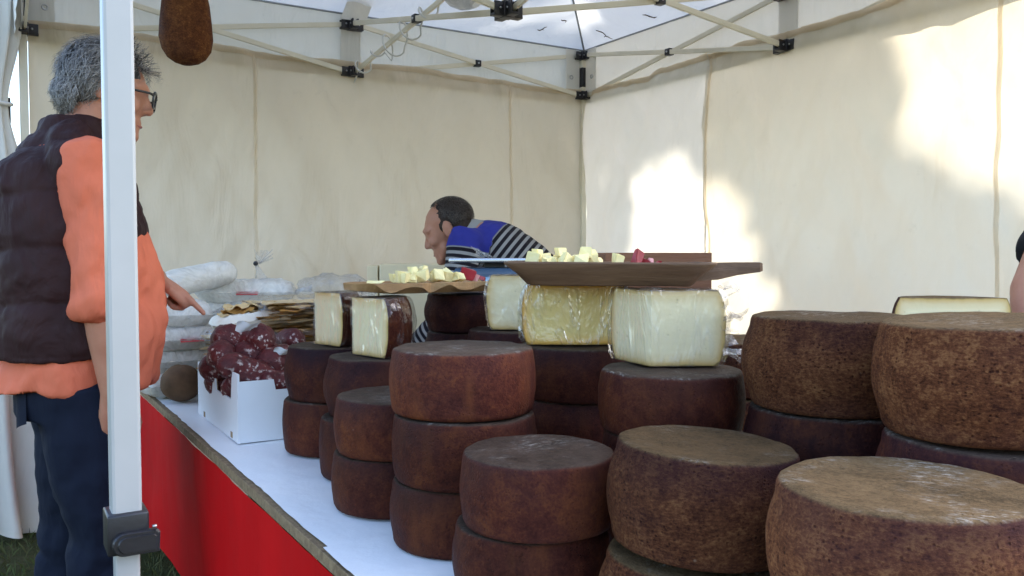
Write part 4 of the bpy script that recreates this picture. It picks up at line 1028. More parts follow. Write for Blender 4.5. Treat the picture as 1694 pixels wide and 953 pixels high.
# golden open pack on top
gp = empty('flatbread_pack', (fx2 + .03, 2.86, zf2 + .006), .42, 'golden toasted flatbread in an open paper wrapper above the salami', 'flatbread'); gp.rotation_euler = (0, -.12, .42)
for k in range(5):
    sd = k * 13.1
    def f(u, v, k=k, sd=sd): return ((u - .5) * (.24 - .02 * k), (v - .5) * (.14 - .012 * k) * (1 + .2 * fb(u * 5, sd)), .030 + .010 * k + .018 * fb(u * 4 + sd, v * 3, sd) )
    MB().grid(f, 22, 14).build('flatbread_sheet', M['crisp'] if k % 2 else M['crisp_pale'], gp)
pillow(.26, .17, .05, 3.3).build('wrapper', M['bread_in'], gp)
# clear puffed bag on the right of the pile, and a tied bag end
def puff(name, pos, r, seed, label):
    mb = MB(); mb.ball((0, 0, 0), r, None, 30, 20)
    mb.v = [(x * (1 + .35 * fb(x * 14 + seed, y * 14, z * 14)), y * (1 + .35 * fb(x * 14 + seed, y * 14, z * 14 + 5)), z * (1 + .30 * fb(x * 18, y * 18 + seed, z * 18))) for x, y, z in mb.v]
    o = mb.build(name, M['film_soft'], None, True, pos); tag(o, label, 'plastic bag'); return o
puff('clear_bag', Vector((tr_.x - .02, tr_.y, tr_.z + .055)), (.14, .09, .062), 4, 'puffed clear plastic bag left of the cream cabinet')
pe = P(428, 436, 3.36)
tie = empty('bag_end', pe, 0, 'tied clear bag end sticking up from the bread pile', 'plastic bag')
mb = MB()
for k in range(14):
    a = k / 14 * 6.28; mb.grid(lambda u, v, a=a: ((.004 + u * .034) * math.cos(a + v * .5) + .02 * u, (.004 + u * .02) * math.sin(a + v * .5), u * .055 * (.7 + .3 * math.sin(a * 3)) + .004 * math.sin(v * 5)), 4, 2)
mb.build('film_fan', M['film_soft'], tie); MB().ball((-.012, 0, .0), .010, None, 10, 8).build('clip', M['blackp'], tie)
MB().tube([(-.01, 0, -.002), (.0, 0, -.03), (.01, .0, -.07)], [.006, .012, .03], 10).build('film_neck', M['film_soft'], tie)

# ------------------------------------------------------------------ people
def hand_parts(mb, w, d, n, s, curls, thumb='side', k=1.0):
    w = Vector(w); d = Vector(d).normalized(); n = Vector(n); n = (n - d * n.dot(d)).normalized(); s = Vector(s); s = (s - d * s.dot(d) - n * s.dot(n)).normalized()
    offs = (.030, .010, -.010, -.029); lens = (.074, .082, .076, .060); bases = (.088, .092, .087, .078)
    for i in range(4):
        kn = w + d * bases[i] * k + s * offs[i] * k
        mb.tube([w - d * .01 + s * offs[i] * .55 * k, w + d * .045 * k + s * offs[i] * .9 * k, kn], [.015 * k, .0145 * k, .0115 * k], 10, True, 1.0, True)
        th = 0; p = kn
        for j, fr in enumerate((.44, .31, .25)):
            th += curls[i][j]; dr = d * math.cos(th) - n * math.sin(th); q = p + dr * lens[i] * fr * k
            mb.tube([p, q], [(.0100 - .0009 * j) * k, (.0093 - .0009 * j) * k], 10, True, 1.0, True); p = q
    b = w + d * .022 * k + s * .022 * k
    t1 = b + (s * .55 + d * .75 - n * .25).normalized() * .042 * k
    t2 = t1 + (d * .95 + s * (.15 if thumb == 'side' else -.3) - n * .25).normalized() * .034 * k
    t3 = t2 + (d * .9 - s * (.1 if thumb == 'side' else .45) - n * .2).normalized() * .026 * k
    mb.tube([b, t1, t2, t3], [.0165 * k, .0135 * k, .0112 * k, .0090 * k], 10, True, 1.0, True)

def head_parts(mb, Hm, k=1.0, beard=False):
    """Hm: 4x4 frame of the head (x forward, y left, z up), origin between the ears"""
    Rm = Hm.to_3x3(); O = Hm.to_translation()
    def q(x, y, z): return O + Rm @ Vector((x, y, z)) * k
    mb.ball(q(-.012, 0, .040), (.097 * k, .077 * k, .084 * k), Rm, 24, 16)
    mb.ball(q(.030, 0, .010), (.068 * k, .066 * k, .088 * k), Rm, 24, 16)
    mb.ball(q(.036, 0, -.052), (.056 * k, .055 * k, .062 * k), Rm, 20, 14)
    mb.ball(q(.074, 0, -.102), (.024 * k, .028 * k, .020 * k), Rm, 16, 10)
    mb.tube([q(.03, .05, -.06), q(.055, .035, -.09), q(.074, .0, -.102), q(.055, -.035, -.09), q(.03, -.05, -.06)], [.016 * k, .015 * k, .016 * k, .015 * k, .016 * k], 10, True, 1, True)
    mb.tube([q(.090, 0, .020), q(.100, 0, -.004), q(.110, 0, -.026)], [.009 * k, .011 * k, .0135 * k], 12, True, 1, True)
    mb.ball(q(.098, .012, -.031), .010 * k, None, 10, 8); mb.ball(q(.098, -.012, -.031), .010 * k, None, 10, 8)
    mb.tube([q(.072, .052, .026), q(.090, .026, .033), q(.094, .0, .028), q(.090, -.026, .033), q(.072, -.052, .026)], .011 * k, 10, True, 1, True)
    for sg in (-1, 1):
        mb.ball(q(.066, sg * .040, -.024), (.026 * k, .024 * k, .024 * k), Rm, 12, 8)
        e = Rm @ Matrix.Rotation(sg * .35, 3, 'Z')
        mb.ball(q(-.008, sg * .079, -.004), (.020 * k, .008 * k, .032 * k), e, 14, 10)
        mb.ball(q(-.012, sg * .083, .012), (.018 * k, .007 * k, .016 * k), e, 12, 8)
    mb.tube([q(.082, .024, -.066), q(.092, .0, -.064), q(.082, -.024, -.066)], .0080 * k, 10, True, 1, True)
    mb.tube([q(.080, .022, -.079), q(.089, .0, -.080), q(.080, -.022, -.079)], .0080 * k, 10, True, 1, True)
    return q
def face_extras(parent, Hm, k=1.0, look=0.0):
    Rm = Hm.to_3x3(); O = Hm.to_translation()
    def q(x, y, z): return O + Rm @ Vector((x, y, z)) * k
    for sg in (-1, 1):
        e = MB().ball(q(.0725, sg * .030, .005), .0120 * k, None, 14, 10).build('eye', M['eye'], parent)
        MB().ball(q(.0808, sg * .030, .005 - look), (.0048 * k), None, 10, 8).build('iris', M['iris'], e)
        mb = MB().tube([q(.084, sg * .012, .024), q(.088, sg * .032, .030), q(.076, sg * .053, .024)], [.0035 * k, .0045 * k, .003 * k], 8, True, 1, True); mb.build('eyebrow', M['stubble'], parent)
    MB().tube([q(.087, .022, -.0720), q(.0965, 0, -.0722), q(.087, -.022, -.0720)], [.002, .0042, .002], 8, True, 1, True).build('lips', M['lips'], parent)

def loft(mb, rings_, n=28, sq=.8):
    """rings: (x, y, z, rx_front, rx_back, ry)"""
    out = []
    for (x, y, z, rf, rb, ry) in rings_:
        r = []
        for k in range(n):
            a = 2 * math.pi * k / n; c, s_ = math.cos(a), math.sin(a)
            cc = math.copysign(abs(c) ** sq, c); ss = math.copysign(abs(s_) ** sq, s_)
            r.append(Vector((x + cc * (rf if c > 0 else rb), y + ss * ry, z)))
        out.append(r)
    mb.rings(out)

def strands(name, parent, mat, Hm, n, length, rgx, width=.0016, seed=1, spread=.35, lift=.012, mask=None, rx=(.108, .088, .098), ctr_=(-.012, 0, .036)):
    rr = random.Random(seed); Rm = Hm.to_3x3(); O = Hm.to_translation(); mb = MB(); cnt = 0
    while cnt < n:
        v = Vector((rr.gauss(0, 1), rr.gauss(0, 1), rr.gauss(0, 1))).normalized()
        if mask and not mask(v): continue
        cnt += 1
        p = Vector((ctr_[0] + v.x * rx[0], ctr_[1] + v.y * rx[1], ctr_[2] + v.z * rx[2]))
        tang = Vector((-.55 - .35 * v.x, v.y * .7, -.75)) ; tang = (tang - v * tang.dot(v))
        tang = tang.normalized() if tang.length > .05 else Vector((-1, 0, 0))
        sw = rr.uniform(-spread, spread); tang = (Matrix.Rotation(sw, 3, v) @ tang)
        L = length * rr.uniform(.6, 1.25); ns = 6; pts = [p]; ph = rr.uniform(0, 6.28); cu_ = rr.uniform(.2, .7)
        side = v.cross(tang).normalized()
        for i in range(ns):
            t = (i + 1) / ns
            o_ = v * (lift * math.sin(t * 2.4) * rr.uniform(.6, 1.3)) + side * (.009 * cu_ * math.sin(ph + t * 5.5))
            q = p + tang * L * t + o_
            dd = Vector(((q.x - ctr_[0]) / rx[0], (q.y - ctr_[1]) / rx[1], (q.z - ctr_[2]) / rx[2]))
            if dd.length < 1.03: q = Vector((ctr_[0] + dd.x / dd.length * 1.03 * rx[0], ctr_[1] + dd.y / dd.length * 1.03 * rx[1], ctr_[2] + dd.z / dd.length * 1.03 * rx[2])) + v * lift * .4
            pts.append(q)
        vs = []
        for i, q in enumerate(pts):
            wd = width * (1 - .75 * i / ns); vs += [O + Rm @ (q - side * wd), O + Rm @ (q + side * wd)]
        mb.add(vs, [(2 * i, 2 * i + 1, 2 * i + 3, 2 * i + 2) for i in range(ns)])
    return mb.build(name, mat, parent)

# ---- the customer ---------------------------------------------------------
cO = Vector((-1.165, 2.27, 0)); cang = R(30)
Rc = Matrix.Rotation(cang, 4, 'Z'); cMi = (Matrix.Translation(cO) @ Rc).inverted()
def cl(p): return cMi @ Vector(p)
Hc = Matrix.Translation((.082, 0, 1.655)) @ Matrix.Rotation(R(-8), 4, 'Z') @ Matrix.Rotation(R(10), 4, 'Y')
wrist_l = cl(P(258, 458, 2.44)); tip_l = cl(P(328, 504, 2.46)); knu = cl(P(290, 468, 2.45))
b = MB()
torso = [(0, 0, .84, .12, .13, .15), (0, 0, .93, .14, .14, .175), (.02, 0, 1.04, .165, .14, .18), (.015, 0, 1.18, .155, .14, .18), (0, 0, 1.32, .13, .14, .19), (-.01, 0, 1.42, .11, .125, .19), (0, 0, 1.485, .075, .09, .14), (.01, 0, 1.53, .055, .06, .07)]
loft(b, torso)
b.tube([(.0, 0, 1.47), (.03, 0, 1.56), (.05, 0, 1.62)], [.066, .058, .058], 16, True, 1, True)
head_parts(b, Hc)
shR, elR, wrR = Vector((.025, -.185, 1.445)), Vector((.035, -.235, 1.125)), Vector((.064, -.222, .875))
shL, elL = Vector((-.005, .195, 1.445)), Vector((-.03, .25, 1.165))
b.tube([shR, shR.lerp(elR, .5), elR, elR.lerp(wrR, .4), wrR], [.058, .05, .043, .041, .029], 14, True, 1, True)
b.tube([shL, shL.lerp(elL, .5), elL, elL.lerp(wrist_l, .4), wrist_l], [.058, .05, .043, .040, .029], 14, True, 1, True)
rel = ((.15, .3, .25), (.2, .35, .25), (.25, .4, .3), (.3, .4, .3))
hand_parts(b, wrR + (wrR - elR).normalized() * .015, (wrR - elR) * .5 + Vector((.02, 0.05, -.15)), Vector((0, -1, .2)), Vector((1, 0, .3)), rel)
dpt = (tip_l - knu).normalized()
hd = (dpt * .55 + (knu - wrist_l).normalized() * .45).normalized()
camv = (cMi.to_3x3() @ Vector((.35, -.9, 0)))                  # towards the camera
hand_parts(b, wrist_l, hd, Vector((0, 0, 1)) + hd * .3 - camv * .15, camv + Vector((0, 0, .25)), ((.22, .02, .03), (1.25, 1.45, .9), (1.3, 1.5, .9), (1.35, 1.5, .9)), 'in', 1.08)
for sg in (-1, 1):
    hp, kn, an = Vector((0, sg * .095, .90)), Vector((.02 - .03 * sg, sg * .115, .48)), Vector((-.02 - .05 * sg, sg * .12, .085))
    b.tube([hp, hp.lerp(kn, .5), kn, kn.lerp(an, .35), an], [.095, .08, .06, .058, .042], 14, True, 1, True)
    b.tube([an, an + Vector((.03, 0, -.045)), an + Vector((.15, 0, -.055))], [.042, .035, .028], 10, True, 1, True)
cust = organic('person', b, .0065, M['skin'], None, 3, None, cO); cust.rotation_euler = (0, 0, cang)
tag(cust, 'grey-haired customer in orange shirt and dark vest pointing at the goods', 'person')
face_extras(cust, Hc)
# index finger nail is part of the skin; clothes
def fold(amp, sx, sz, seed): return lambda p, n: amp * fb(p.x * sx + seed, p.y * sx + p.z * .8, p.z * sz + seed, 3)
s = MB()
sh_t = [(0, 0, .872, .185, .205, .205), (.005, 0, .93, .192, .195, .205), (.03, 0, 1.04, .198, .15, .200), (.025, 0, 1.18, .185, .15, .198), (0, 0, 1.32, .150, .15, .20), (-.01, 0, 1.42, .125, .138, .198), (0, 0, 1.492, .085, .10, .15), (.01, 0, 1.525, .066, .07, .08)]
loft(s, sh_t)
cufR = elR + (wrR - elR).normalized() * .03
s.tube([shR + Vector((0, .04, .01)), shR, shR.lerp(elR, .3), shR.lerp(elR, .7), elR, cufR], [.066, .076, .074, .067, .063, .060], 18, True, 1, True)
s.tube([elR + (wrR - elR).normalized() * .0, elR + (wrR - elR).normalized() * .055], [.067, .065], 18)
cufL = elL + (wrist_l - elL).normalized() * .03
s.tube([shL + Vector((0, -.04, .01)), shL, shL.lerp(elL, .3), shL.lerp(elL, .7), elL, cufL], [.070, .080, .074, .066, .062, .060], 18, True, 1, True)
s.tube([elL, elL + (wrist_l - elL).normalized() * .055], [.066, .064], 18)
def shirt_disp(p, n):
    under = 1.05 < p.z and abs(p.y) < .20 and p.x < .12
    d = (.014 * fb(p.x * 9, p.y * 9, p.z * 7 + 3, 3) + .006 * fb(p.x * 22, p.y * 22, p.z * 16, 2)) * (.25 if under else 1)
    if p.z < 1.0: d += .014 * math.sin(math.atan2(p.y, p.x) * 7 + p.z * 9) * (1.0 - p.z) * 6
    arm = (p - shR).dot((elR - shR).normalized())
    if p.y < -.16: d += .010 * fb(arm * 9 + p.x * 4, p.x * 7, 2.0, 3) * max(0, min(1, arm * 5))
    return d
organic('shirt', s, .009, M['orange'], cust, 3, shirt_disp)
vv = MB()
vt = [(-.012, 0, .955, .160, .190, .222), (-.010, 0, 1.02, .170, .192, .228), (-.008, 0, 1.15, .180, .190, .222), (-.012, 0, 1.28, .186, .188, .216), (-.018, 0, 1.38, .172, .178, .204), (-.018, 0, 1.44, .150, .160, .182), (-.008, 0, 1.50, .105, .115, .125), (.000, 0, 1.535, .078, .086, .088), (.004, 0, 1.575, .070, .080, .078)]
loft(vv, vt, 36)
vv.tube([(-.01, -.09, 1.50), (-.015, -.15, 1.475), (-.02, -.185, 1.435)], [.060, .056, .046], 14, True, 1, True); vv.tube([(-.01, .09, 1.50), (-.015, .15, 1.475), (-.02, .185, 1.435)], [.055, .050, .040], 14, True, 1, True)
def quilt(p, n):
    q = abs(math.sin((p.z + .02 * math.sin(p.y * 9) + .012 * fb(p.x * 5, p.y * 5, 1)) * math.pi / .135))
    return .014 * (q ** .35) - .009 + .007 * fb(p.x * 16, p.y * 16, p.z * 14, 3) + .003 * fb(p.x * 40, p.y * 40, p.z * 30, 2)
vest = organic('vest', vv, .008, M['vest'], cust, 2, quilt)
for k in range(5):
    zz = 1.05 + k * .095; xx = (.148, .15, .146, .138, .125)[k]
    MB().ball((xx - .004, -.112 + .01 * k, zz), .0058, None, 10, 8).build('snap', M['steel'], vest)
j = MB()
loft(j, [(0, 0, .80, .135, .15, .185), (0, 0, .88, .15, .158, .190), (0, 0, .96, .155, .155, .190)])
for sg in (-1, 1):
    hp, kn, an = Vector((0, sg * .098, .88)), Vector((.02 - .03 * sg, sg * .115, .48)), Vector((-.02 - .05 * sg, sg * .12, .06))
    j.tube([hp, hp.lerp(kn, .3), hp.lerp(kn, .65), kn, kn.lerp(an, .4), kn.lerp(an, .8), an], [.118, .110, .098, .088, .082, .080, .082], 20, True)
def jean_disp(p, n):
    return .010 * fb(p.x * 8, p.y * 8, p.z * 9, 3) + .006 * math.sin(p.z * 46 + 5 * fb(p.x * 6, p.y * 6, p.z * 5)) * max(0, min(1, (.62 - p.z) * 4 if p.z > .3 else 1)) 
jn = organic('jeans', j, .009, M['jeans'], cust, 3, jean_disp)
MB().grid(lambda u, v: (-.146 + .022 * (abs(u - .5) * 2) ** 2, -.145 + u * .11, .80 + v * .12 - (0.02 * (1 - abs(2 * u - 1)) * (1 - v))), 10, 8).build('back_pocket', M['jeans'], jn)
for sg in (-1, 1):
    an = Vector((-.02 - .05 * sg, sg * .12, .045)); m = MB()
    m.tube([an + Vector((-.045, 0, 0)), an + Vector((.02, 0, .005)), an + Vector((.12, 0, -.008)), an + Vector((.185, 0, -.016))], [.042, .048, .043, .028], 14, True, 1, True)
    m.v = [(x, y, max(.002, z)) for x, y, z in m.v]; m.build('shoe', M['shoe'], cust)
# hair: mass + strands
hm = MB(); Rm = Hc.to_3x3(); O = Hc.to_translation()
def hq(x, y, z): return O + Rm @ Vector((x, y, z))
hm.ball(hq(-.014, 0, .046), (.098, .083, .084), Rm, 24, 16)
hm.ball(hq(-.052, 0, -.008), (.060, .072, .068), Rm, 24, 16)
organic('hair', hm, .006, M['hair_base'], cust, 2, lambda p, n: .007 * fb(p.x * 30, p.y * 30, p.z * 16, 3))
mk = lambda v: not (v.x > .45 and v.z < .42) and v.z > -.75 and not (v.x > .1 and v.z < -.15)
strands('hair_strands', cust, M['hair'], Hc, 3600, .060, None, .0012, 2, .6, .012, mk, (.101, .087, .090), (-.014, 0, .042))
mk2 = lambda v: v.x < -.1 and v.z < .3 and v.z > -.8
strands('hair_strands', cust, M['hair'], Hc, 1200, .048, None, .0012, 5, .7, .010, mk2, (.072, .078, .074), (-.050, 0, -.006))
mk3 = lambda v: v.x > .25 and v.z > .35
strands('hair_strands', cust, M['hair'], Hc, 240, .05, None, .0010, 8, 1.6, .034, mk3, (.104, .086, .092), (-.012, 0, .042))
# glasses
gl = empty('glasses'); gl.parent = cust
def rect(cy_, cz, w_, h_, x):
    pts = []
    for k in range(25):
        a = 2 * math.pi * k / 24; c, s_ = math.cos(a), math.sin(a)
        pts.append(hq(x - .25 * (cy_ + math.copysign(abs(c) ** .55, c) * w_) ** 2 * 10 * .5, cy_ + math.copysign(abs(c) ** .55, c) * w_, cz + math.copysign(abs(s_) ** .55, s_) * h_))
    return pts
for sg in (-1, 1):
    MB().tube(rect(sg * .034, .002, .027, .020, .122), .0030, 8).build('rim', M['glasses'], gl)
    rp_ = rect(sg * .034, .002, .026, .019, .122); m = MB(); m.add(rp_[:-1], [tuple(range(24))]); m.build('lens', M['lens'], gl)
    MB().tube([hq(.115, sg * .063, .012), hq(.108, sg * .077, .012), hq(.04, sg * .083, .011), hq(-.02, sg * .084, .006)], [.0038, .0034, .0030, .0028], 8).build('temple', M['glasses'], gl)
MB().tube([hq(.121, .008, .008), hq(.124, 0, .011), hq(.121, -.008, .008)], .0028, 8).build('bridge', M['glasses'], gl)

# ---- the vendor -----------------------------------------------------------
vO = Vector((.325, 3.45, 0)); vang = R(178)
vMi = (Matrix.Translation(vO) @ Matrix.Rotation(vang, 4, 'Z')).inverted()
def vl(p): return vMi @ Vector(p)
hp0 = Vector((-.02, 0, .93)); sc0 = vl(P(800, 396, 3.43)); sc0.y = 0
axis = (sc0 - hp0).normalized(); nb = Vector((-axis.z, 0, axis.x)); yl = Vector((0, 1, 0))
hcn = vl(P(741, 381, 3.42)); hcn.y = 0.0
Hv = Matrix.Translation(hcn) @ Matrix.Rotation(R(-6), 4, 'Z') @ Matrix.Rotation(R(22), 4, 'Y')
shl = vl(P(768, 400, 3.25)); shl.y = .185; ell = Vector((shl.x + .045, .235, shl.z - .28)); wrl = Vector((ell.x + .20, .14, TABLE_Z + .085))
shr = Vector((shl.x - .02, -.185, shl.z + .02)); elr = Vector((shr.x + .06, -.24, shr.z - .27)); wrr = Vector((elr.x + .20, -.12, TABLE_Z + .075))
def tor(mb, off, L=(-.06, 0, .15, .32, .47, .555, .61)):
    rad = ((.12, .16), (.12, .17), (.105, .16), (.108, .175), (.108, .19), (.085, .165), (.055, .08)); rg_ = []
    ln_ = (sc0 - hp0).length
    for l, (rd, ry) in zip(L, rad):
        c = hp0 + axis * (l * ln_ / .56); arch = .0 * math.sin(math.pi * min(1, max(0, l / .56)))
        c = c + nb * arch; r = []
        for k in range(32):
            a = 2 * math.pi * k / 32; r.append(c + nb * math.cos(a) * (rd + off) + yl * math.sin(a) * (ry + off))
        rg_.append(r)
    mb.rings(rg_)
b = MB(); tor(b, 0)
b.tube([sc0 + axis * .0, sc0.lerp(hcn, .5) + Vector((-.005, 0, .0)), hcn + Hv.to_3x3() @ Vector((-.03, 0, -.03))], [.070, .060, .058], 16, True, 1, True)
head_parts(b, Hv)
for (sh_, el_, wr_, sg) in ((shl, ell, wrl, 1), (shr, elr, wrr, -1)):
    b.tube([sh_, sh_.lerp(el_, .5), el_, el_.lerp(wr_, .4), wr_], [.046, .046, .043, .040, .029], 14, True, 1, True)
    hand_parts(b, wr_, Vector((.9, 0, -.35)), Vector((.3, 0, .9)), Vector((.2, -sg, 0)), ((.3, .4, .3), (.35, .4, .3), (.35, .45, .3), (.4, .45, .3)))
for sg in (-1, 1):
    hp, kn, an = Vector((0, sg * .09, .95)), Vector((.03, sg * .10, .5)), Vector((-.03, sg * .11, .085))
    b.tube([hp, hp.lerp(kn, .5), kn, kn.lerp(an, .35), an], [.095, .08, .06, .058, .042], 14, True, 1, True)
    b.tube([an, an + Vector((.03, 0, -.045)), an + Vector((.15, 0, -.055))], [.042, .035, .028], 10, True, 1, True)
ven = organic('person', b, .0065, M['skin2'], None, 3, None, vO); ven.rotation_euler = (0, 0, vang)
tag(ven, 'vendor in striped sweater with blue shoulders bending over the table', 'person')
face_extras(ven, Hv, 1.0, .004)
s = MB(); tor(s, .016, (-.10, 0, .15, .32, .47, .555, .60))
for (sh_, el_, wr_) in ((shl, ell, wrl), (shr, elr, wrr)):
    s.tube([sh_ - yl * math.copysign(.05, sh_.y) - axis * .03, sh_, sh_.lerp(el_, .5), el_, el_.lerp(wr_, .5), el_.lerp(wr_, .88)], [.075, .073, .064, .060, .054, .042], 16, True, 1, True)
s.tube([sc0 + axis * .0, sc0.lerp(hcn, .42)], [.082, .070], 16, True, 1, True)
sw = organic('sweater', s, .0075, M['stripe'], ven, 4, lambda p, n: .006 * fb(p.x * 11, p.y * 11, p.z * 11, 3) + .003 * fb(p.x * 25, p.y * 25, p.z * 25, 2))
at = sw.data.attributes.new('s', 'FLOAT', 'POINT'); vals = []
for v in sw.data.vertices:
    p = v.co; best = None
    tt = (sc0 - p).dot(axis)                            # distance from the neck down the back
    sval = .105 + tt; 
    for (sh_, el_, wr_) in ((shl, ell, wrl), (shr, elr, wrr)):
        da = (el_ - sh_).normalized(); la = (p - sh_).dot(da); rad_ = ((p - sh_) - da * la).length
        db = (wr_ - el_).normalized(); lb_ = (p - el_).dot(db); rb_ = ((p - el_) - db * lb_).length
        if abs(p.y) > .165 or (rad_ < .085 and la > .05):
            if lb_ > 0 and rb_ < .09 and la > .2: sval = .085 + (el_ - sh_).length + lb_
            elif la > -.09 and rad_ < .10: sval = .112 + la
    if abs(p.y) > .085: sval = max(sval, .075)
    vals.append(min(.98, max(0.0, sval)))
at.data.foreach_set('value', vals)
tr = MB(); loft(tr, [(0, 0, .84, .13, .14, .18), (0, 0, .93, .145, .15, .185), (.02, 0, 1.02, .13, .14, .17)])
for sg in (-1, 1):
    hp, kn, an = Vector((0, sg * .095, .90)), Vector((.03, sg * .105, .5)), Vector((-.03, sg * .11, .06))
    tr.tube([hp, hp.lerp(kn, .5), kn, kn.lerp(an, .5), an], [.112, .095, .078, .072, .070], 18, True)
organic('trousers', tr, .011, M['dark_cloth'], ven, 3, lambda p, n: .007 * fb(p.x * 9, p.y * 9, p.z * 9, 3))
for sg in (-1, 1):
    an = Vector((-.03, sg * .11, .045)); m = MB()
    m.tube([an + Vector((-.045, 0, 0)), an + Vector((.02, 0, .005)), an + Vector((.12, 0, -.008)), an + Vector((.185, 0, -.016))], [.042, .048, .043, .028], 14, True, 1, True)
    m.v = [(x, y, max(.002, z)) for x, y, z in m.v]; m.build('shoe', M['shoe'], ven)
hm = MB(); Rm2 = Hv.to_3x3(); O2 = Hv.to_translation()
def hq2(x, y, z): return O2 + Rm2 @ Vector((x, y, z))
hm.ball(hq2(-.026, 0, .043), (.090, .0800, .0845), Rm2, 24, 16); hm.ball(hq2(-.045, 0, .0), (.062, .070, .062), Rm2, 20, 14)
hm.ball(hq2(.0, .066, .018), (.022, .014, .030), Rm2, 12, 8); hm.ball(hq2(.0, -.066, .018), (.022, .014, .030), Rm2, 12, 8)
strands('hair_strands', ven, M['hair_dark'], Hv, 2600, .016, None, .0010, 4, .8, .004, lambda v: (v.x < .12 or (v.z > .72 and v.x < .5)) and v.z > -.35 and not (v.x > -.1 and v.z < .1), (.098, .083, .086), (-.020, 0, .045))
organic('hair', hm, .005, M['stubble'], ven, 2, lambda p, n: .0015 * fb(p.x * 80, p.y * 80, p.z * 80, 2))

# ---- the helper whose arm shows at the right edge ---------------------------
tO = Vector((1.42, 1.78, 0)); tang_ = math.atan2(-U.y, -U.x)
tMi = (Matrix.Translation(tO) @ Matrix.Rotation(tang_, 4, 'Z')).inverted()
def hl_(p): return tMi @ Vector(p)
b = MB()
loft(b, [(0, 0, .84, .12, .13, .15), (0, 0, .93, .13, .14, .17), (.0, 0, 1.04, .12, .125, .155), (.02, 0, 1.18, .125, .13, .165), (.04, 0, 1.32, .12, .13, .175), (.05, 0, 1.40, .10, .12, .175), (.06, 0, 1.455, .07, .085, .12), (.07, 0, 1.50, .05, .055, .065)])
Ht = Matrix.Translation((.13, 0, 1.61)) @ Matrix.Rotation(R(18), 4, 'Y')
b.tube([(.06, 0, 1.45), (.09, 0, 1.53), (.11, 0, 1.58)], [.062, .055, .055], 16, True, 1, True)
head_parts(b, Ht)
tsr = Vector((.05, -.18, 1.405)); tel = hl_(P(1709, 480, 1.70)); twr = hl_(Vector((.985, 1.585, TABLE_Z + .075)))
tsl = Vector((.05, .18, 1.405)); tell = Vector((.0, .25, 1.12)); twl = Vector((.14, .22, .92))
b.tube([tsr, tsr.lerp(tel, .5), tel, tel.lerp(twr, .4), twr], [.055, .048, .042, .040, .028], 14, True, 1, True)
b.tube([tsl, tsl.lerp(tell, .5), tell, tell.lerp(twl, .4), twl], [.055, .048, .042, .038, .028], 14, True, 1, True)
hand_parts(b, twr, Vector((.9, .1, -.45)), Vector((.4, 0, .9)), Vector((.1, 1, 0)), ((.3, .3, .2),) * 4)
hand_parts(b, twl, Vector((.4, -.1, -.9)), Vector((0, 1, 0)), Vector((1, 0, .3)), ((.2, .35, .3),) * 4)
for sg in (-1, 1):
    hp, kn, an = Vector((0, sg * .09, .90)), Vector((.02, sg * .10, .48)), Vector((-.02, sg * .11, .085))
    b.tube([hp, hp.lerp(kn, .5), kn, kn.lerp(an, .35), an], [.092, .078, .058, .056, .042], 14, True, 1, True)
    b.tube([an, an + Vector((.03, 0, -.045)), an + Vector((.15, 0, -.055))], [.042, .035, .028], 10, True, 1, True)
hlp = organic('person', b, .0075, M['skin'], None, 3, None, tO); hlp.rotation_euler = (0, 0, tang_)
tag(hlp, 'helper in black at the right edge with only a bare arm showing', 'person')
face_extras(hlp, Ht)
s = MB(); loft(s, [(0, 0, .90, .15, .155, .19), (.0, 0, 1.04, .145, .15, .18), (.02, 0, 1.18, .145, .15, .185), (.04, 0, 1.32, .14, .15, .192), (.05, 0, 1.40, .115, .135, .19), (.06, 0, 1.46, .08, .095, .13), (.068, 0, 1.49, .062, .068, .078)])
s.tube([tsr + Vector((0, .04, 0)), tsr, tsr.lerp(tel, .5), tsr.lerp(tel, .76)], [.068, .073, .066, .062], 16); s.tube([tsl + Vector((0, -.04, 0)), tsl, tsl.lerp(tell, .5), tsl.lerp(tell, .7)], [.068, .073, .066, .064], 16)
organic('shirt', s, .010, M['dark_cloth'], hlp, 3, lambda p, n: .006 * fb(p.x * 10, p.y * 10, p.z * 9, 3))
tr = MB(); loft(tr, [(0, 0, .82, .13, .145, .18), (0, 0, .90, .14, .148, .182), (0, 0, .97, .135, .14, .175)])
for sg in (-1, 1):
    hp, kn, an = Vector((0, sg * .095, .88)), Vector((.02, sg * .105, .48)), Vector((-.02, sg * .11, .06))
    tr.tube([hp, hp.lerp(kn, .5), kn, kn.lerp(an, .5), an], [.112, .095, .078, .072, .070], 18, True)
organic('trousers', tr, .012, M['jeans'], hlp, 3, lambda p, n: .007 * fb(p.x * 9, p.y * 9, p.z * 9, 3))
for sg in (-1, 1):
    an = Vector((-.02, sg * .11, .045)); m = MB()
    m.tube([an + Vector((-.045, 0, 0)), an + Vector((.02, 0, .005)), an + Vector((.12, 0, -.008)), an + Vector((.185, 0, -.016))], [.042, .048, .043, .028], 14, True, 1, True)
    m.v = [(x, y, max(.002, z)) for x, y, z in m.v]; m.build('shoe', M['shoe'], hlp)
hm = MB(); Rm3 = Ht.to_3x3(); O3 = Ht.to_translation()
hm.ball(O3 + Rm3 @ Vector((-.020, 0, .047)), (.102, .084, .086), Rm3, 24, 16); hm.ball(O3 + Rm3 @ Vector((-.05, 0, .0)), (.062, .074, .07), Rm3, 20, 14)
organic('hair', hm, .007, M['stubble'], hlp, 2, lambda p, n: .004 * fb(p.x * 40, p.y * 40, p.z * 40, 2))

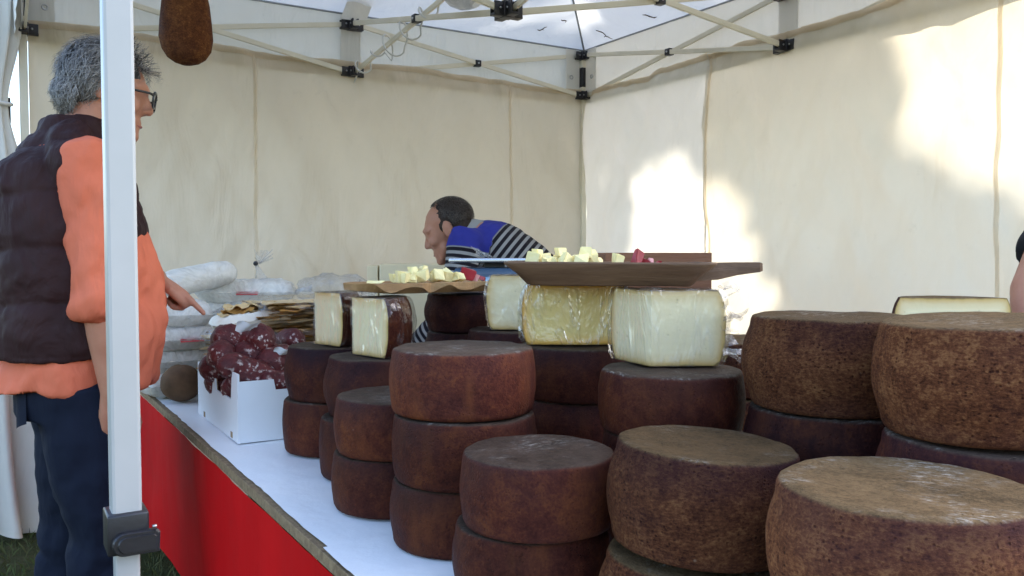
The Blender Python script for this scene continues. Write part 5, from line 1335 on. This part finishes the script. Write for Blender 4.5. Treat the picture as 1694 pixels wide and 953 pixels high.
# ------------------------------------------------------------------ shade tree outside the right wall
def wall_pt(px, py):
    r = (px - CX) / FPX; bb = (BR.y * r - BR.x) / (V.x - V.y * r)
    q = BR + V * bb; return bb, P(px, py, q.y).z
lit1 = [wall_pt(*p) for p in ((1032, 300), (1060, 262), (1095, 245), (1150, 258), (1166, 285), (1215, 290), (1258, 340), (1270, 400), (1268, 450), (1318, 485), (1326, 515), (1260, 560), (1150, 640), (1040, 640), (1035, 420), (1042, 360))]
lit2 = [wall_pt(*p) for p in ((1432, -30), (1470, 30), (1476, 120), (1500, 175), (1502, 222), (1545, 240), (1580, 292), (1650, 305), (1700, 370), (1780, 420), (1900, 300), (1900, -200), (1500, -200))]
def inpoly(x, y, poly):
    c = False; n = len(poly)
    for i in range(n):
        x0, y0 = poly[i]; x1, y1 = poly[(i + 1) % n]
        if (y0 > y) != (y1 > y) and x < (x1 - x0) * (y - y0) / (y1 - y0) + x0: c = not c
    return c
tree = empty('shade_tree', Vector(T(TW, 1.4, 0)) + Vector((sun_h.x, sun_h.y, 0)) * 8.6, 0, 'leafy tree outside the right wall throwing dappled shade on the cloth', 'tree')
to = tree.location; rr_ = random.Random(21); lm = MB(); count = 0
def leaf(p, s_):
    a, b_, c_ = rr_.uniform(0, 6.28), rr_.uniform(-.7, .7), rr_.uniform(-.7, .7)
    Mx = Matrix.Rotation(a, 3, 'Z') @ Matrix.Rotation(b_ + .6, 3, 'X') @ Matrix.Rotation(c_, 3, 'Y')
    vs = [p + Mx @ Vector(q) * s_ - to for q in ((-.5, 0, 0), (-.1, -.32, .05), (.35, -.2, .02), (.6, 0, -.06), (.35, .2, .02), (-.1, .32, .05))]
    lm.add(vs, [(0, 1, 2, 3), (0, 3, 4, 5)])
# the crown fills the rays from the shaded cloth to the sun
for k in range(9500):
    bb = rr_.uniform(-1.0, 3.9); z = rr_.uniform(.4, 5.2)
    if inpoly(bb, z, lit1) or inpoly(bb, z, lit2): continue
    if z > 2.6 and fb(bb * 1.6, z * 1.6, 4, 2) > .25: continue
    p = T(TW, bb, z) + SUN_DIR * rr_.uniform(8.6, 13.0)
    leaf(p, rr_.uniform(.14, .24))
for k in range(3800):  # leaves added beyond the tent front to keep sun off the near wheels
    bb = rr_.uniform(3.2, 5.6); z = rr_.uniform(.2, 3.6)
    leaf(T(TW, bb, z) + SUN_DIR * rr_.uniform(8.6, 12.5), rr_.uniform(.15, .26))
for k in range(3000):                                   # rest of the crown, gaps kept open for the lit patches
    v = Vector((rr_.gauss(0, 1), rr_.gauss(0, 1), rr_.gauss(0, 1))).normalized() * rr_.uniform(.5, 1.0)
    p = to + Vector((sun_h.x * 1.5 + v.x * 3.2 - V.x * 1.5, sun_h.y * 1.5 + v.y * 3.2 - V.y * 1.5, 9.8 + v.z * 2.2))
    t = (p - T(TW, 0, 0)).dot(U) / SUN_DIR.dot(U); q = p - SUN_DIR * t; bb = (q - T(TW, 0, 0)).dot(V); z = q.z
    if inpoly(bb, z, lit1) or inpoly(bb, z, lit2): continue
    leaf(p, rr_.uniform(.14, .24))
cn = lm.build('crown', M['leaf'], tree, False); cn['kind'] = 'stuff'
tm = MB(); tm.tube([(0, 0, -.1), (.05, .02, 1.2), (-.05, .06, 2.8), (.08, 0, 4.6), (.2, -.1, 6.4)], [.30, .23, .2, .16, .08], 14)
for k in range(9):
    a = k * 2.4; h0 = 2.9 + k * .36; L_ = rr_.uniform(1.4, 2.6)
    tm.tube([(0, .03, h0), (math.cos(a) * L_ * .5, math.sin(a) * L_ * .5, h0 + L_ * .5), (math.cos(a) * L_, math.sin(a) * L_, h0 + L_ * 1.1)], [.10, .06, .02], 8)
tm.build('trunk', M['bark'], tree)
